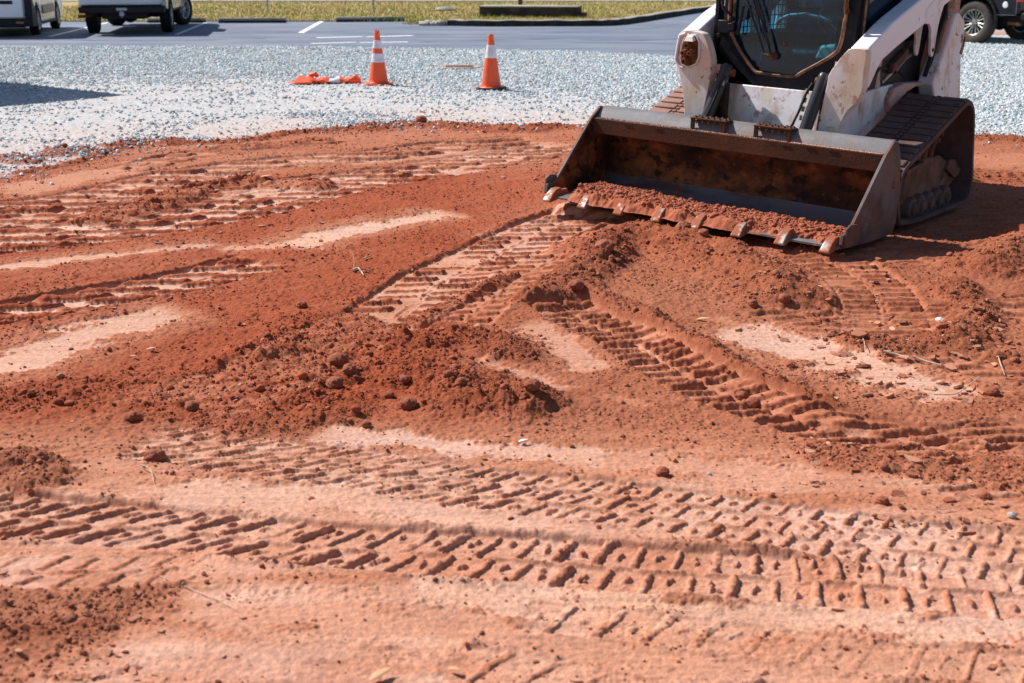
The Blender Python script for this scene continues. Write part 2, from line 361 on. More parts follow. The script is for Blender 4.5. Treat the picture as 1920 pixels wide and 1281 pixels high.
# prints of tracks and tyres: survey points of the centre line, width, pitch, rows, bar direction, bar half width, bar height, depth, pale, knob
LANES = [
 # front, deep two-row print across the foreground
 dict(p=[(-160,940),(60,968),(360,990),(600,1018),(960,1042),(1160,1058),(1400,1073),(1700,1092),(2100,1118)], w=.29, pitch=.112, rows=2, ang=(1.0,.05), bw=.0135, bh=.018, dep=.019, pale=.66, knob=1, amp=1, crisp=1),
 dict(p=[(250,822),(480,852),(690,878),(870,908),(1100,935),(1350,965),(1600,1000),(2050,1060)], w=.33, pitch=.105, rows=3, ang=(1.2,.25), bw=.012, bh=.0135, dep=.013, pale=.78, knob=1, amp=.95, crisp=1),
 dict(p=[(960,1148),(1150,1165),(1340,1187),(1500,1208),(1640,1228),(2000,1262)], w=.17, pitch=.125, rows=1, ang=.4, bw=.011, bh=.015, dep=.008, pale=.72, knob=1, amp=.6, crisp=1),
 dict(p=[(-100,1075),(0,1068),(200,1072),(400,1060)], w=.20, pitch=.11, rows=2, ang=.7, bw=.012, bh=.012, dep=.005, pale=.55, knob=0, amp=.7),
 dict(p=[(820,1240),(1000,1262),(1300,1330)], w=.18, pitch=.12, rows=1, ang=.5, bw=.010, bh=.012, dep=.006, pale=.7, knob=0, amp=.55, crisp=1),
 # curved print with tube-like bars, centre right
 dict(p=[(1040,568),(1100,600),(1178,634),(1240,672),(1305,708),(1380,742),(1462,771),(1560,798),(1690,822),(1840,850)], w=.33, pitch=.092, rows=2, dirx=1, bw=.0175, bh=.029, dep=.022, pale=.45, knob=0, amp=1, long=1, over=1),
 # lanes leading to the bucket
 dict(p=[(330,772),(440,735),(560,690),(650,640),(740,588),(830,522),(910,482),(1040,420),(1160,385)], w=.50, pitch=.130, rows=2, dirx=1, bw=.020, bh=.024, dep=.020, pale=.70, knob=0, amp=.85),
 dict(p=[(860,610),(910,565),(985,515),(1080,462),(1180,425)], w=.30, pitch=.12, rows=2, dirx=1, bw=.019, bh=.022, dep=.012, pale=.45, knob=0, amp=.7),
 # left lanes
 dict(p=[(-200,612),(0,588),(150,562),(300,535),(400,512),(500,486)], w=.46, pitch=.15, rows=2, dirx=1, bw=.030, bh=.038, dep=.028, pale=.9, knob=0, amp=.9, long=1),
 dict(p=[(-200,475),(0,450),(200,428),(400,396),(600,350),(800,318),(1060,275)], w=.80, pitch=.18, rows=3, dirx=1, bw=.040, bh=.036, dep=.022, pale=.92, knob=0, amp=.8),
 dict(p=[(-100,405),(60,385),(200,362),(330,330),(520,305),(700,290),(900,268),(1000,262)], w=.62, pitch=.22, rows=2, dirx=1, bw=.050, bh=.042, dep=.020, pale=.75, knob=0, amp=.8),
 dict(p=[(230,318),(380,288),(520,272),(640,262)], w=.45, pitch=.24, rows=2, dirx=1, bw=.060, bh=.036, dep=.018, pale=.5, knob=0, amp=.8),
 dict(p=[(-100,428),(40,415),(180,392),(330,372),(480,352),(640,330)], w=.40, pitch=.18, rows=2, dirx=1, bw=.040, bh=.034, dep=.018, pale=.7, knob=0, amp=.9),
 dict(p=[(200,745),(290,742),(420,720),(480,690)], w=.25, pitch=.10, rows=1, dirx=1, bw=.016, bh=.012, dep=.006, pale=.4, knob=0, amp=.6),
 # right side, crossing lanes
 dict(p=[(1500,470),(1590,505),(1650,560),(1660,640)], w=.42, pitch=.105, rows=2, dirx=.85, bw=.017, bh=.026, dep=.014, pale=.28, knob=0, amp=.8, long=1),
 dict(p=[(1960,470),(1800,485),(1680,475),(1600,465)], w=.55, pitch=.11, rows=3, dirx=1, bw=.018, bh=.024, dep=.010, pale=.2, knob=0, amp=.7),
 dict(p=[(2000,400),(1900,402),(1800,412),(1720,428)], w=.75, pitch=.13, rows=3, dirx=1, bw=.022, bh=.026, dep=.012, pale=.15, knob=0, amp=.7),
 dict(p=[(2000,560),(1900,580),(1800,590),(1700,608),(1560,602),(1470,612)], w=.34, pitch=.12, rows=2, dirx=.8, bw=.020, bh=.028, dep=.012, pale=.3, knob=0, amp=.9, long=1),
 dict(p=[(2000,700),(1880,692),(1780,672),(1650,655)], w=.34, pitch=.10, rows=2, dirx=.9, bw=.018, bh=.028, dep=.012, pale=.3, knob=0, amp=.8, long=1),
 dict(p=[(2000,820),(1880,815),(1780,835)], w=.26, pitch=.085, rows=1, dirx=1, bw=.017, bh=.026, dep=.006, pale=.25, knob=0, amp=.9, long=1),
 dict(p=[(1980,905),(1860,900),(1740,880)], w=.34, pitch=.09, rows=2, dirx=1, bw=.017, bh=.024, dep=.006, pale=.25, knob=0, amp=.7, long=1),
 dict(p=[(1400,575),(1500,590),(1560,610)], w=.30, pitch=.10, rows=2, dirx=1, bw=.017, bh=.028, dep=.006, pale=.28, knob=0, amp=.9, long=1),
]
# ridges and heaps: line, half width, height, roughness
RIDGES = [
 ([(470,672),(560,650),(650,648),(760,665),(880,705),(1000,748)], .14, .048, .9),
 ([(590,712),(680,700),(780,720),(880,752),(960,762)], .14, .064, 1.0),
 ([(700,640),(800,645),(900,640),(960,665)], .11, .045, 1.2),
 ([(380,720),(480,735),(560,745),(640,760)], .14, .035, 1.0),
 ([(1120,470),(1220,452),(1330,480),(1400,515),(1470,560)], .24, .125, .85),
 ([(1260,420),(1330,428),(1420,443),(1490,456),(1540,472)], .13, .065, .9),
 ([(1140,485),(1090,515),(1045,548),(1010,570)], .15, .075, 1.1),
 ([(1100,556),(1190,590),(1260,635),(1330,672),(1410,715),(1480,752),(1580,790)], .085, .065, .75),
 ([(1960,450),(1900,480),(1850,505)], .22, .12, .9),
 ([(1790,540),(1820,580),(1815,630),(1780,650)], .12, .055, 1.2),
 ([(1600,640),(1680,650),(1780,655),(1870,672),(1960,690)], .09, .035, 1.2),
 ([(690,243),(760,237),(830,238),(900,243),(1000,246)], .22, .055, 1.2),
 ([(1750,322),(1830,330),(1920,340)], .25, .05, 1.0),
 ([(400,282),(520,272),(600,262)], .12, .03, 1.0),
 ([(180,412),(300,385),(380,352),(470,345),(590,348)], .15, .055, 1.3),
 ([(-80,890),(20,882),(80,893)], .13, .045, .9),
 ([(-60,760),(120,740),(260,735),(400,770),(520,795)], .16, .022, .8),
 ([(620,620),(560,660),(500,690)], .25, .025, 1.2),
 ([(790,608),(835,580),(880,552),(960,518)], .045, .028, 1.2),
 ([(1580,850),(1720,866),(1900,890)], .14, .012, .7),
 ([(20,300),(50,306)], .16, .07, 1.5),
 ([(110,292),(145,288)], .20, .09, 1.5),
 ([(220,275),(270,270),(320,268)], .18, .05, 1.5),
 ([(1480,392),(1600,400)], .2, .02, .8),
 ([(40,326),(140,306),(250,272)], .07, .022, 1.3),
 ([(330,272),(430,268),(560,250),(690,244)], .10, .030, 1.4),
 ([(1000,244),(1060,240),(1120,242)], .12, .03, 1.3),
 ([(1820,262),(1900,264),(2000,268)], .15, .04, 1.3),
]
# scraped bare patches: line, half width, strength, smoothness, tint (0 orange .. 1 pink-white)
BARE = [
 ([(520,468),(620,440),(740,418),(860,396)], .17, .95, 1.0),
 ([(390,470),(560,452),(700,425)], .10, .55, .9),
 ([(-60,508),(120,486),(280,470),(430,452)], .10, .75, .8),
 ([(-120,700),(0,688),(90,655),(200,618),(370,572)], .20, .80, .9),
 ([(60,640),(180,628),(300,600)], .14, .45, .6),
 ([(350,345),(520,312),(700,300),(900,285),(1080,268)], .22, .60, .6),
 ([(-60,360),(60,350),(180,325),(330,300)], .35, .45, .8),
 ([(560,262),(700,256),(900,250),(1060,256)], .30, .30, .3),
 ([(985,598),(1030,625),(1075,660),(1130,705)], .13, .75, .55),
 ([(860,672),(930,690),(1000,706),(1080,735)], .09, .70, .6),
 ([(1100,740),(1180,750),(1240,765)], .07, .4, .5),
 ([(1330,600),(1400,622),(1480,645),(1580,675),(1700,712),(1870,765)], .24, 1.0, .85),
 ([(1520,650),(1640,700),(1800,735)], .16, .9, .8),
 ([(1300,590),(1360,600),(1420,620)], .08, .5, .5),
 ([(200,905),(420,925),(640,935),(900,965),(1100,985)], .13, .80, .9),
 ([(560,805),(760,826),(900,838),(1060,850),(1200,862)], .12, .75, 1.0),
 ([(1000,850),(1200,868),(1400,880),(1560,900)], .14, .60, .8),
 ([(-60,1030),(150,1025),(330,1040)], .05, .5, .6),
 ([(700,1100),(960,1120),(1300,1140),(1700,1165),(2050,1190)], .13, .90, 1.0),
 ([(300,1130),(600,1150),(900,1190),(1200,1225),(1700,1290)], .16, .62, .8),
 ([(300,1265),(120,1290),(0,1290)], .05, .6, 1.0),
 ([(1400,540),(1560,545),(1640,560)], .2, .4, .2),
 ([(1080,395),(1000,420),(880,450)], .12, .4, .7),
 ([(1850,275),(1920,300),(2000,330)], .8, .5, .3),
 ([(950,610),(880,640)], .1, .4, .5),
]
def wl(pts): return smooth_line([W(*p) for p in pts])

def ground_fields(x, y):
    """height, looseness, paleness and gravel share at world points"""
    n = len(x)
    wx = x + .03*gn(x*3.1, y*3.1, 41) + .012*gn(x*11, y*11, 42)
    wy = y + .05*gn(x*3.1, y*3.1, 43) + .016*gn(x*11, y*11, 44)
    lo = fbm(x, y, .55, 4, 3)
    mid = fbm(x, y, 3.2, 4, 8)
    # broad zones
    L = np.full(n, .62); Pl = np.full(n, .16)
    near = ss(4.35, 3.6, y + .25*lo)                              # scraped, paler foreground
    L = L*(1-near) + .30*near; Pl = Pl*(1-near) + .50*near
    bl = ss(-.15, -.55, (x + .62 - (y-2.5)*.25)*1.0 + .28*mid) * ss(3.15, 2.85, y+.1*mid)   # loose corner, bottom left
    L = np.maximum(L, .80*bl); Pl = Pl*(1-.65*bl)
    leftmid = ss(.3, -.5, x - (y-5)*.12 + .3*lo)*ss(3.9, 4.4, y)*ss(10.5, 8.5, y)
    L = L*(1-leftmid) + .62*leftmid; Pl = Pl*(1-leftmid) + .03*leftmid
    red = np.clip(leftmid + ss(6, 8, y)*.7*ss(2.2, .5, x) , 0, 1)
    far = ss(9.0, 10.5, y)
    Pl = Pl + far*.10
    # streaks
    ca, sa = math.cos(.62), math.sin(.62)
    st = fbm(x*ca+y*sa, (-x*sa+y*ca)*7, 1.1, 4, 60)
    st2 = fbm(x*.9+y*.12, y*9, .9, 4, 66)
    Pl = Pl + .16*st*(1-near) + .42*st2*near + .22*mid*near + .14*lo + .06*near
    L = L - .30*st2*near - .25*mid*near
    h = .016*fbm(x, y, .8, 3, 70)
    rough = np.ones(n)
    tread = np.zeros(n)
    fine = fbm(x, y, 42, 3, 90)
    ragged = fbm(x, y, 7.5, 4, 91)
    bare = np.zeros(n)
    for pts, w, st_, sm in BARE:
        P = wl(pts)
        xs = [p[0] for p in P]; ys = [p[1] for p in P]
        m = (x > min(xs)-w*2) & (x < max(xs)+w*2) & (y > min(ys)-w*2) & (y < max(ys)+w*2)
        if not m.any(): continue
        d, S, T, LL = polyd(wx[m], wy[m], P)
        e = ss(1.06, .62, d/w + .55*ragged[m] + .7*st[m] + .34*fine[m] + .12)
        en = .5+.5*np.clip(ragged[m]*1.6, -1, 1); e = e*ss(0, .7*w+.05, S-.15*w*en)*ss(0, .7*w+.05, LL-S-.15*w*en)
        halo = ss(2.4, .7, d/w + .6*ragged[m] + .5*st[m])*ss(0, .9*w, S)*ss(0, .9*w, LL-S); Pl[m] = np.maximum(Pl[m], halo*.38*st_)
        bare[m] = np.maximum(bare[m], e*st_)
        Pl[m] = np.maximum(Pl[m], e*(.25+.75*st_)*(.45+.55*sm))
    L = L*(1-.93*bare)
    h = h - .008*bare
    ridge = np.zeros(n)
    for pts, w, hh, rg in RIDGES:
        P = wl(pts) if len(pts) > 2 else [W(*p) for p in pts]
        xs = [p[0] for p in P]; ys = [p[1] for p in P]
        m = (x > min(xs)-w*2.2) & (x < max(xs)+w*2.2) & (y > min(ys)-w*2.2) & (y < max(ys)+w*2.2)
        if not m.any(): continue
        d, S, T, LL = polyd(wx[m], wy[m], P)
        q = d/w*(1+.30*ragged[m]) + .12*mid[m]
        e = np.clip(1-q/1.55, 0, 1); prof = e*e*(3-2*e)
        prof = prof*(.80+.35*gn(x[m]*4.5+hh*99, y[m]*4.5, 120))
        h[m] += hh*prof
        k = ss(.02, .35, prof)
        ridge[m] = np.maximum(ridge[m], k)
        L[m] = np.maximum(L[m], k*min(1, .85*rg)); Pl[m] = Pl[m]*(1-.70*k)
        bare[m] *= (1-k)
    # prints
    lane_m = np.zeros(n)
    for li, ln in enumerate(LANES):
        P = wl(ln['p']); w = ln['w']*.5
        xs = [p[0] for p in P]; ys = [p[1] for p in P]
        m = (x > min(xs)-w*2) & (x < max(xs)+w*2) & (y > min(ys)-w*2) & (y < max(ys)+w*2)
        if not m.any(): continue
        X = x[m]; Y = y[m]
        wob = .12 if ln.get('over') else .3 if ln.get('long') else (.45 if ln.get('crisp') else .8)
        sx = X + wob*(.012*gn(X*9, Y*9, 200+li) + .005*gn(X*31, Y*31, 220+li)); sy = Y + wob*(.012*gn(X*9, Y*9, 230+li) + .005*gn(X*31, Y*31, 240+li))
        d, S, T, LL = polyd(sx, sy, P)
        tn = T/w                                         # -1..1
        inside = ss(1.06, .94, np.abs(tn) + .04*ragged[m])*ss(0, .08, S)*ss(0, .08, LL-S)
        rows = ln['rows']; r = np.clip(np.floor((tn+1)/2*rows), 0, rows-1); uu = (tn+1)/2*rows - r
        pt = ln['pitch']
        if 'dirx' in ln:                                 # bars lie nearly along world x
            q = (sy*1.0 + (1-ln['dirx'])*sx*1.2 - .16*sx)/ (pt*.92)
        else:
            ag = ln['ang'] if not isinstance(ln['ang'], tuple) else ln['ang'][0] + (ln['ang'][1]-ln['ang'][0])*ss(.15, .8, S/LL)
            q = (S + T*ag)/pt
        q = q + .5*(r % 2) + .07*wob*gn(X*5, Y*5, 260+li)
        k = np.floor(q+.5); fr = (q-k)*pt
        hv = _h((k+500).astype(np.int64), r.astype(np.int64)+li*7, 300)/4294967296.0
        hv2 = _h((k+900).astype(np.int64), r.astype(np.int64)+li*7, 310)/4294967296.0
        bwid = ln['bw']*(.8+.5*hv2)*(1-.30*ss(.3, .8, S/LL) if ln.get('crisp') else 1)
        b = np.clip(1-(fr/bwid)**2, 0, 1)**.35
        lo_, hi_ = (.03+.10*hv, .97-.10*hv2) if ln.get('long') else ((.05+.06*hv, .96-.07*hv2) if ln.get('crisp') else (.08+.14*hv, .92-.16*hv2))
        b = b*ss(lo_-.03, lo_+.03, uu)*ss(hi_+.03, hi_-.03, uu)
        alive = ss(.10, .22, hv + .35*gn(X*3.3, Y*3.3, 270+li) + .15)
        if ln.get('crisp') or ln.get('over'): alive = .35+.65*alive
        lump = .92 + .30*gn(X*20, Y*20, 280+li) + .22*gn(X*55, Y*55, 281+li)
        bar = b*(.55+.6*hv2)*alive*np.clip(lump, .2, 1.4)
        if ln['knob']:
            fk = (q - np.floor(q) - .5)*pt
            kk = np.clip(1-(fk/.014)**2-((uu-.30-.25*hv2)*2*w/rows/.016)**2, 0, 1)
            bar = np.maximum(bar, np.sqrt(kk)*.7*alive)
        # crumbly seams between the rows and along the print's edges
        seam = np.exp(-((uu-.0)*2*w/rows/.009)**2)+np.exp(-((uu-1.)*2*w/rows/.009)**2)
        seam = np.clip(seam, 0, 1)*ss(-.15, .5, gn(X*14, Y*14, 290+li) + (.45 if ln.get('crisp') else .2))
        floor = -ln['dep'] + .0025*gn(X*7, Y*7, 291+li)
        hp = floor + ln['bh']*bar*ln['amp'] + (.011 if ln.get('crisp') else .008)*seam*ln['amp']
        fade = inside*np.clip((1.05 if ln.get('crisp') or ln.get('over') else 1.0)+.7*gn(X*1.3+li, Y*1.3, 295+li)+.15, 0, 1)*(1-(.15 if ln.get('over') else .7)*ridge[m])
        keep = h[m]
        h[m] = keep*(1-fade*.6) + keep*.0 + fade*hp
        pad = fade*(1-np.clip(bar*2.2, 0, 1))*(1-.7*seam)
        L[m] = L[m]*(1-.93*fade) + fade*((.05+.35*np.clip(seam+.15*bar, 0, 1)) if ln.get('crisp') else (.08+.5*np.clip(seam+.3*bar, 0, 1)))
        Pl[m] = Pl[m]*(1-pad) + pad*np.clip(ln['pale']+.25*gn(X*4, Y*4, 299+li)+.10*fine[m], 0, 1)
        Pl[m] = Pl[m]*(1-fade*bar*(.08 if ln.get('crisp') else .22))
        # pushed-up rim just outside
        rim = np.exp(-((np.abs(tn)-1.10)*w/.022)**2)*ss(0, .08, S)*ss(0, .08, LL-S)*np.clip(.5+gn(X*3+li, Y*3, 330+li), 0, 1)
        h[m] += .012*rim*ln['amp']*np.clip(.7+.8*gn(X*18, Y*18, 331), 0, 1.6)
        L[m] = np.maximum(L[m], .7*rim)
        lane_m[m] = np.maximum(lane_m[m], fade)
        if ln.get('over'):
            ridge[m] = ridge[m]*(1-fade); L[m] = L[m]*(1-.75*fade)
    Pl = np.clip(Pl, 0, 1); L = np.clip(L + .18*mid*(1-bare), 0, 1)
    # gravel beyond the clay edge
    de, S, T, LL = polyd(wx, wy, EDGE)
    T = T + .20*ragged + .12*lo + .06*fine
    G = ss(.10, -.12, T)*(1-.85*ridge)                                  # T < 0 beyond the edge (away from the camera)
    beyond = np.clip(-T, 0, 30)
    # soil detail
    detail = .010*clods(x, y, .085, 11, .55)/.6*1.0 + .85*.040*clods(x+3, y, .040, 12, .75)*.6 + .016*clods(x, y+5, .021, 13, .9)
    billow = .012*np.abs(fbm(x, y, 9, 4, 14)) + .0055*fbm(x, y, 30, 3, 15) + .0030*fbm(x, y, 75, 2, 25)
    h2 = h + np.clip(L-.12, 0, 1)*(detail*1.25 + billow) + ridge*(.030*clods(x, y, .10, 16, .5)+.012*fbm(x, y, 14, 4, 17))
    h2 = h2 + .0026*fine*(1-L) + .0034*fbm(x*.5, y*3.2, 16, 4, 18)*(1-L) + .0045*ss(.30,.62,fbm(x, y*1.6, 15, 4, 19))*(1-.5*L)
    h2 = h2 + (1-L)*(.0035*clods(x, y, .028, 26, .35) + .0016*gn(x*150, y*150, 27))
    h2 = h2 - .004*ss(.06, .0, np.abs(fbm(x, y*1.3, 5, 4, 20)))*(1-L)*ss(.1, .5, fbm(x, y, 1.5, 2, 21))
    # gravel field height
    gh = .010 + .012*fbm(x, y, .7, 3, 22) + .010*clods(x, y, .05, 23, .8) + .006*gn(x*22, y*22, 24)
    h3 = h2*(1-G) + gh*G
    # beneath the loader
    fx = (x-O_L[0])*F_L[0] + (y-O_L[1])*F_L[1]; sx_ = (x-O_L[0])*S_L[0] + (y-O_L[1])*S_L[1]
    um = ss(-.72, -.86, fx)*ss(-2.25, -2.05, fx)*ss(-.12, .02, sx_)*ss(2.35, 2.15, sx_)
    um2 = ss(.0, -.12, fx)*ss(-.9, -.8, fx)*ss(-.02, .05, sx_)*ss(2.2, 2.1, sx_)
    um = np.maximum(um, um2)
    h3 = h3*(1-um) + um*np.minimum(h3*.25, .012)*1.0 + um*(.027*np.clip(sx_, 0, 2.2) - .006)
    # below the asphalt
    ax, ay = np.array([p[0] for p in ASPH]), np.array([p[1] for p in ASPH])
    yb = np.interp(x, [-60, -10.3, -3.9, .9, 2.9, 4.3], [25.4, 25.5, 25.5, 24.2, 22.8, 22.2])
    xr = np.interp(y, [22.2, 24.5, 31, 42], [4.3, 6.2, 8.8, 11.5])
    ina = ss(-.05, .10, y-yb)*ss(.10, -.05, x-xr)
    h3 = h3 - .10*ina
    return h3, L, Pl, G, red, beyond, ridge, np.exp(-(T/.38)**2), ina

NY_, NX_, Y0_, Y1_ = 2150, 1300, 1.9, 29.5
def build_ground():
    ny, nx = NY_, NX_
    yy = Y0_*(Y1_/Y0_)**(np.linspace(0, 1, ny))
    tt = np.linspace(-1, 1, nx)
    tt = .60*tt + .10*tt**3
    Y = np.repeat(yy, nx); X = np.tile(tt, ny)*(Y+.25)
    h, L, Pl, G, red, beyond, ridge, edgeb, ina = ground_fields(X, Y)
    V = np.stack([X, Y, h], 1)
    i = np.arange(ny-1)[:, None]*nx + np.arange(nx-1)[None, :]
    Fc = np.stack([i, i+1, i+nx+1, i+nx], -1).reshape(-1, 4)
    # soil colours are the soil's own: moist loose clay, drier fines, bare dried clay skin
    c_loose = np.array([.315, .066, .023]); c_brown = np.array([.285, .078, .034])
    c_mid = np.array([.445, .175, .098]); c_pale = np.array([.62, .39, .31])
    rr = np.clip(red, 0, 1)[:, None]
    base = c_brown*(1-rr) + c_loose*rr
    t = Pl[:, None]
    pl_or = np.array([.57, .30, .190])
    tint = np.clip(.5+.9*fbm(X, Y, 1.3, 3, 130), 0, 1)[:, None]
    cp = c_pale*tint + pl_or*(1-tint)
    c = np.where(t < .45, base + (c_mid-base)*(t/.45), c_mid + (cp-c_mid)*((t-.45)/.55))
    sp = fbm(X, Y, 60, 2, 140)[:, None]; sp2 = fbm(X, Y, 2.4, 4, 141)[:, None]; sp4 = fbm(X*.6, Y*4.5, 5, 4, 143)[:, None]
    c = c*(1+.16*sp+.12*sp2+.26*sp4*t)
    crk = ss(.035, .0, np.abs(fbm(X, Y*1.4, 6.5, 4, 144)))[:, None]*ss(.35, .8, Pl)[:, None]*ss(-.05, .25, fbm(X, Y, 1.2, 2, 145))[:, None]
    c = c*(1-.22*crk)
    # fine darker moist crumbs
    cr = ss(.35, .7, gn(X*37, Y*37, 142))[:, None]*np.clip(L, 0, 1)[:, None]
    c = c*(1-.22*cr)
    # gravel ground: crushed grey stone with fines, dustier and pinker close to the clay
    dust = np.clip(ss(8.8, 4.6, beyond+1.8*fbm(X, Y, .5, 3, 150)+.75*np.clip(X+4.5,0,12)) , 0, 1)[:, None]
    g_grey = np.array([.47, .50, .51]); g_dust = np.array([.50, .475, .475]); g_pink = np.array([.60, .40, .32])
    gs = gn(X*19, Y*15, 151)[:, None]; gs2 = gn(X*33, Y*24, 153)[:, None]
    gc = g_grey*(1+.45*gs+.3*gs2)
    gd = g_dust*(1+.09*gs+.13*gs2+.16*fbm(X, Y*3, 1.5, 4, 155)[:, None]+.10*fbm(X, Y*1.5, 6, 4, 158)[:, None])
    pk = np.clip(ss(2.2, .0, beyond+.6*fbm(X, Y, 1.1, 3, 159))[:, None]*.85 + .55*ss(.10, .5, fbm(X, Y*2.2, .6, 4, 156))[:, None], 0, 1)
    gd = gd*(1-pk*.6) + g_pink*pk*.6
    gc = gc*(1-dust*.85) + gd*dust*.85
    sp3 = ss(.42, .62, gn(X*13, Y*10, 157))[:, None]*(.4+.6*(1-dust))
    gc = gc*(1-.38*sp3)
    Gc = G[:, None]
    c = np.clip(c*(1-Gc) + gc*Gc, .01, .8)
    m = bpy.data.materials.new('clay_and_gravel'); m.use_nodes = True
    nt = m.node_tree; N = nt.nodes; LK = nt.links; b = N['Principled BSDF']
    at = N.new('ShaderNodeAttribute'); at.attribute_name = 'soil'
    tc = N.new('ShaderNodeTexCoord')
    nz = N.new('ShaderNodeTexNoise'); nz.inputs['Scale'].default_value = 55; nz.inputs['Detail'].default_value = 8; nz.inputs['Roughness'].default_value = .7
    LK.new(tc.outputs['Object'], nz.inputs['Vector'])
    mr = N.new('ShaderNodeMapRange'); mr.inputs[1].default_value = .28; mr.inputs[2].default_value = .72; mr.inputs[3].default_value = .66; mr.inputs[4].default_value = 1.30
    LK.new(nz.outputs['Fac'], mr.inputs[0])
    mx = N.new('ShaderNodeMix'); mx.data_type = 'RGBA'; mx.blend_type = 'MULTIPLY'; mx.inputs[0].default_value = 1
    LK.new(at.outputs['Color'], mx.inputs[6]); LK.new(mr.outputs[0], mx.inputs[7]); LK.new(mx.outputs[2], b.inputs['Base Color'])
    bp = N.new('ShaderNodeBump'); bp.inputs['Strength'].default_value = .9; bp.inputs['Distance'].default_value = .011
    nz2 = N.new('ShaderNodeTexNoise'); nz2.inputs['Scale'].default_value = 75; nz2.inputs['Detail'].default_value = 9; nz2.inputs['Roughness'].default_value = .72
    LK.new(tc.outputs['Object'], nz2.inputs['Vector']); LK.new(nz2.outputs['Fac'], bp.inputs['Height']); LK.new(bp.outputs[0], b.inputs['Normal'])
    a3 = N.new('ShaderNodeAttribute'); a3.attribute_name = 'loose'
    mb = N.new('ShaderNodeMapRange'); mb.inputs[3].default_value = .22; mb.inputs[4].default_value = 1.0
    LK.new(a3.outputs['Fac'], mb.inputs[0]); LK.new(mb.outputs[0], bp.inputs['Strength'])
    a2 = N.new('ShaderNodeAttribute'); a2.attribute_name = 'gloss'
    LK.new(a2.outputs['Fac'], b.inputs['Roughness'])
    b.inputs['Specular IOR Level'].default_value = .20
    rough = np.clip(.92 - .38*ss(.4, .9, Pl)*(1-L)*(1-G), .5, .95)
    o = np_mesh('ground', V, Fc, m, True, [('soil', c), ('gloss', np.repeat(rough[:, None], 3, 1)), ('loose', np.repeat(np.clip(np.maximum(L, G*.6), 0, 1)[:, None], 3, 1))])
    tag(o, 'red clay lot with track prints running into crushed grey gravel', 'ground', kind='structure')
    return o, (X, Y, h, L, Pl, G, red, dust[:, 0], ridge, edgeb)

# ---- loose crumbs and crushed stone lying on it
def icos(sub):
    import bmesh
    bm = bmesh.new(); bmesh.ops.create_icosphere(bm, subdivisions=sub, radius=1)
    V = np.array([v.co[:] for v in bm.verts]); Fc = np.array([[v.index for v in f.verts] for f in bm.faces]); bm.free()
    return V, Fc
def scatter(name, x, y, z, r, cols, mt, sub, seed, lumpy=.25, squash=.7, smooth=True, nvar=6):
    rs = np.random.RandomState(seed)
    V0, F0 = icos(sub); n = len(x); nv = len(V0)
    var = []
    for k in range(nvar):
        q = V0*rs.uniform(.72, 1.25, 3)
        nn = (1 + lumpy*rs.uniform(-1, 1, (nv, 1)))
        var.append(q*nn)
    var = np.array(var)
    idx = rs.randint(0, nvar, n)
    a = rs.uniform(0, 6.283, n); ca, sa = np.cos(a), np.sin(a)
    t = rs.uniform(-.6, .6, n); ct, st = np.cos(t), np.sin(t)
    P = var[idx]*r[:, None, None]
    px, py, pz = P[..., 0], P[..., 1], P[..., 2]
    py, pz = py*ct[:, None]-pz*st[:, None], (py*st[:, None]+pz*ct[:, None])*squash
    px, py = px*ca[:, None]-py*sa[:, None], px*sa[:, None]+py*ca[:, None]
    V = np.stack([px+x[:, None], py+y[:, None], pz+z[:, None]], -1).reshape(-1, 3)
    Fc = (F0[None] + (np.arange(n)*nv)[:, None, None]).reshape(-1, 3)
    C = np.repeat(cols, nv, 0)
    o = np_mesh(name, V, Fc, mt, smooth, [('soil', C)])
    return o

M['crumb'] = mat('crumb_clay', (0.3, 0.1, 0.05), 0.95, attr='soil', bump=(90, .5, .006), layers=[((0.45, 0.20, 0.11), 40, .62, .08, .35, I3)])
M['stone'] = mat('crushed_stone', (0.3, 0.3, 0.3), 0.8, attr='soil', bump=(60, .3, .004))

def grid_lookup(G0, xq, yq):
    ny, nx = NY_, NX_
    fy = np.log(yq/Y0_)/math.log(Y1_/Y0_)*(ny-1)
    q = xq/(yq+.25)
    tt = np.linspace(-1, 1, nx); tt = .60*tt + .10*tt**3
    fx = np.interp(q, tt, np.arange(nx))
    i = np.clip(np.round(fy).astype(int), 0, ny-1); j = np.clip(np.round(fx).astype(int), 0, nx-1)
    return i*nx + j

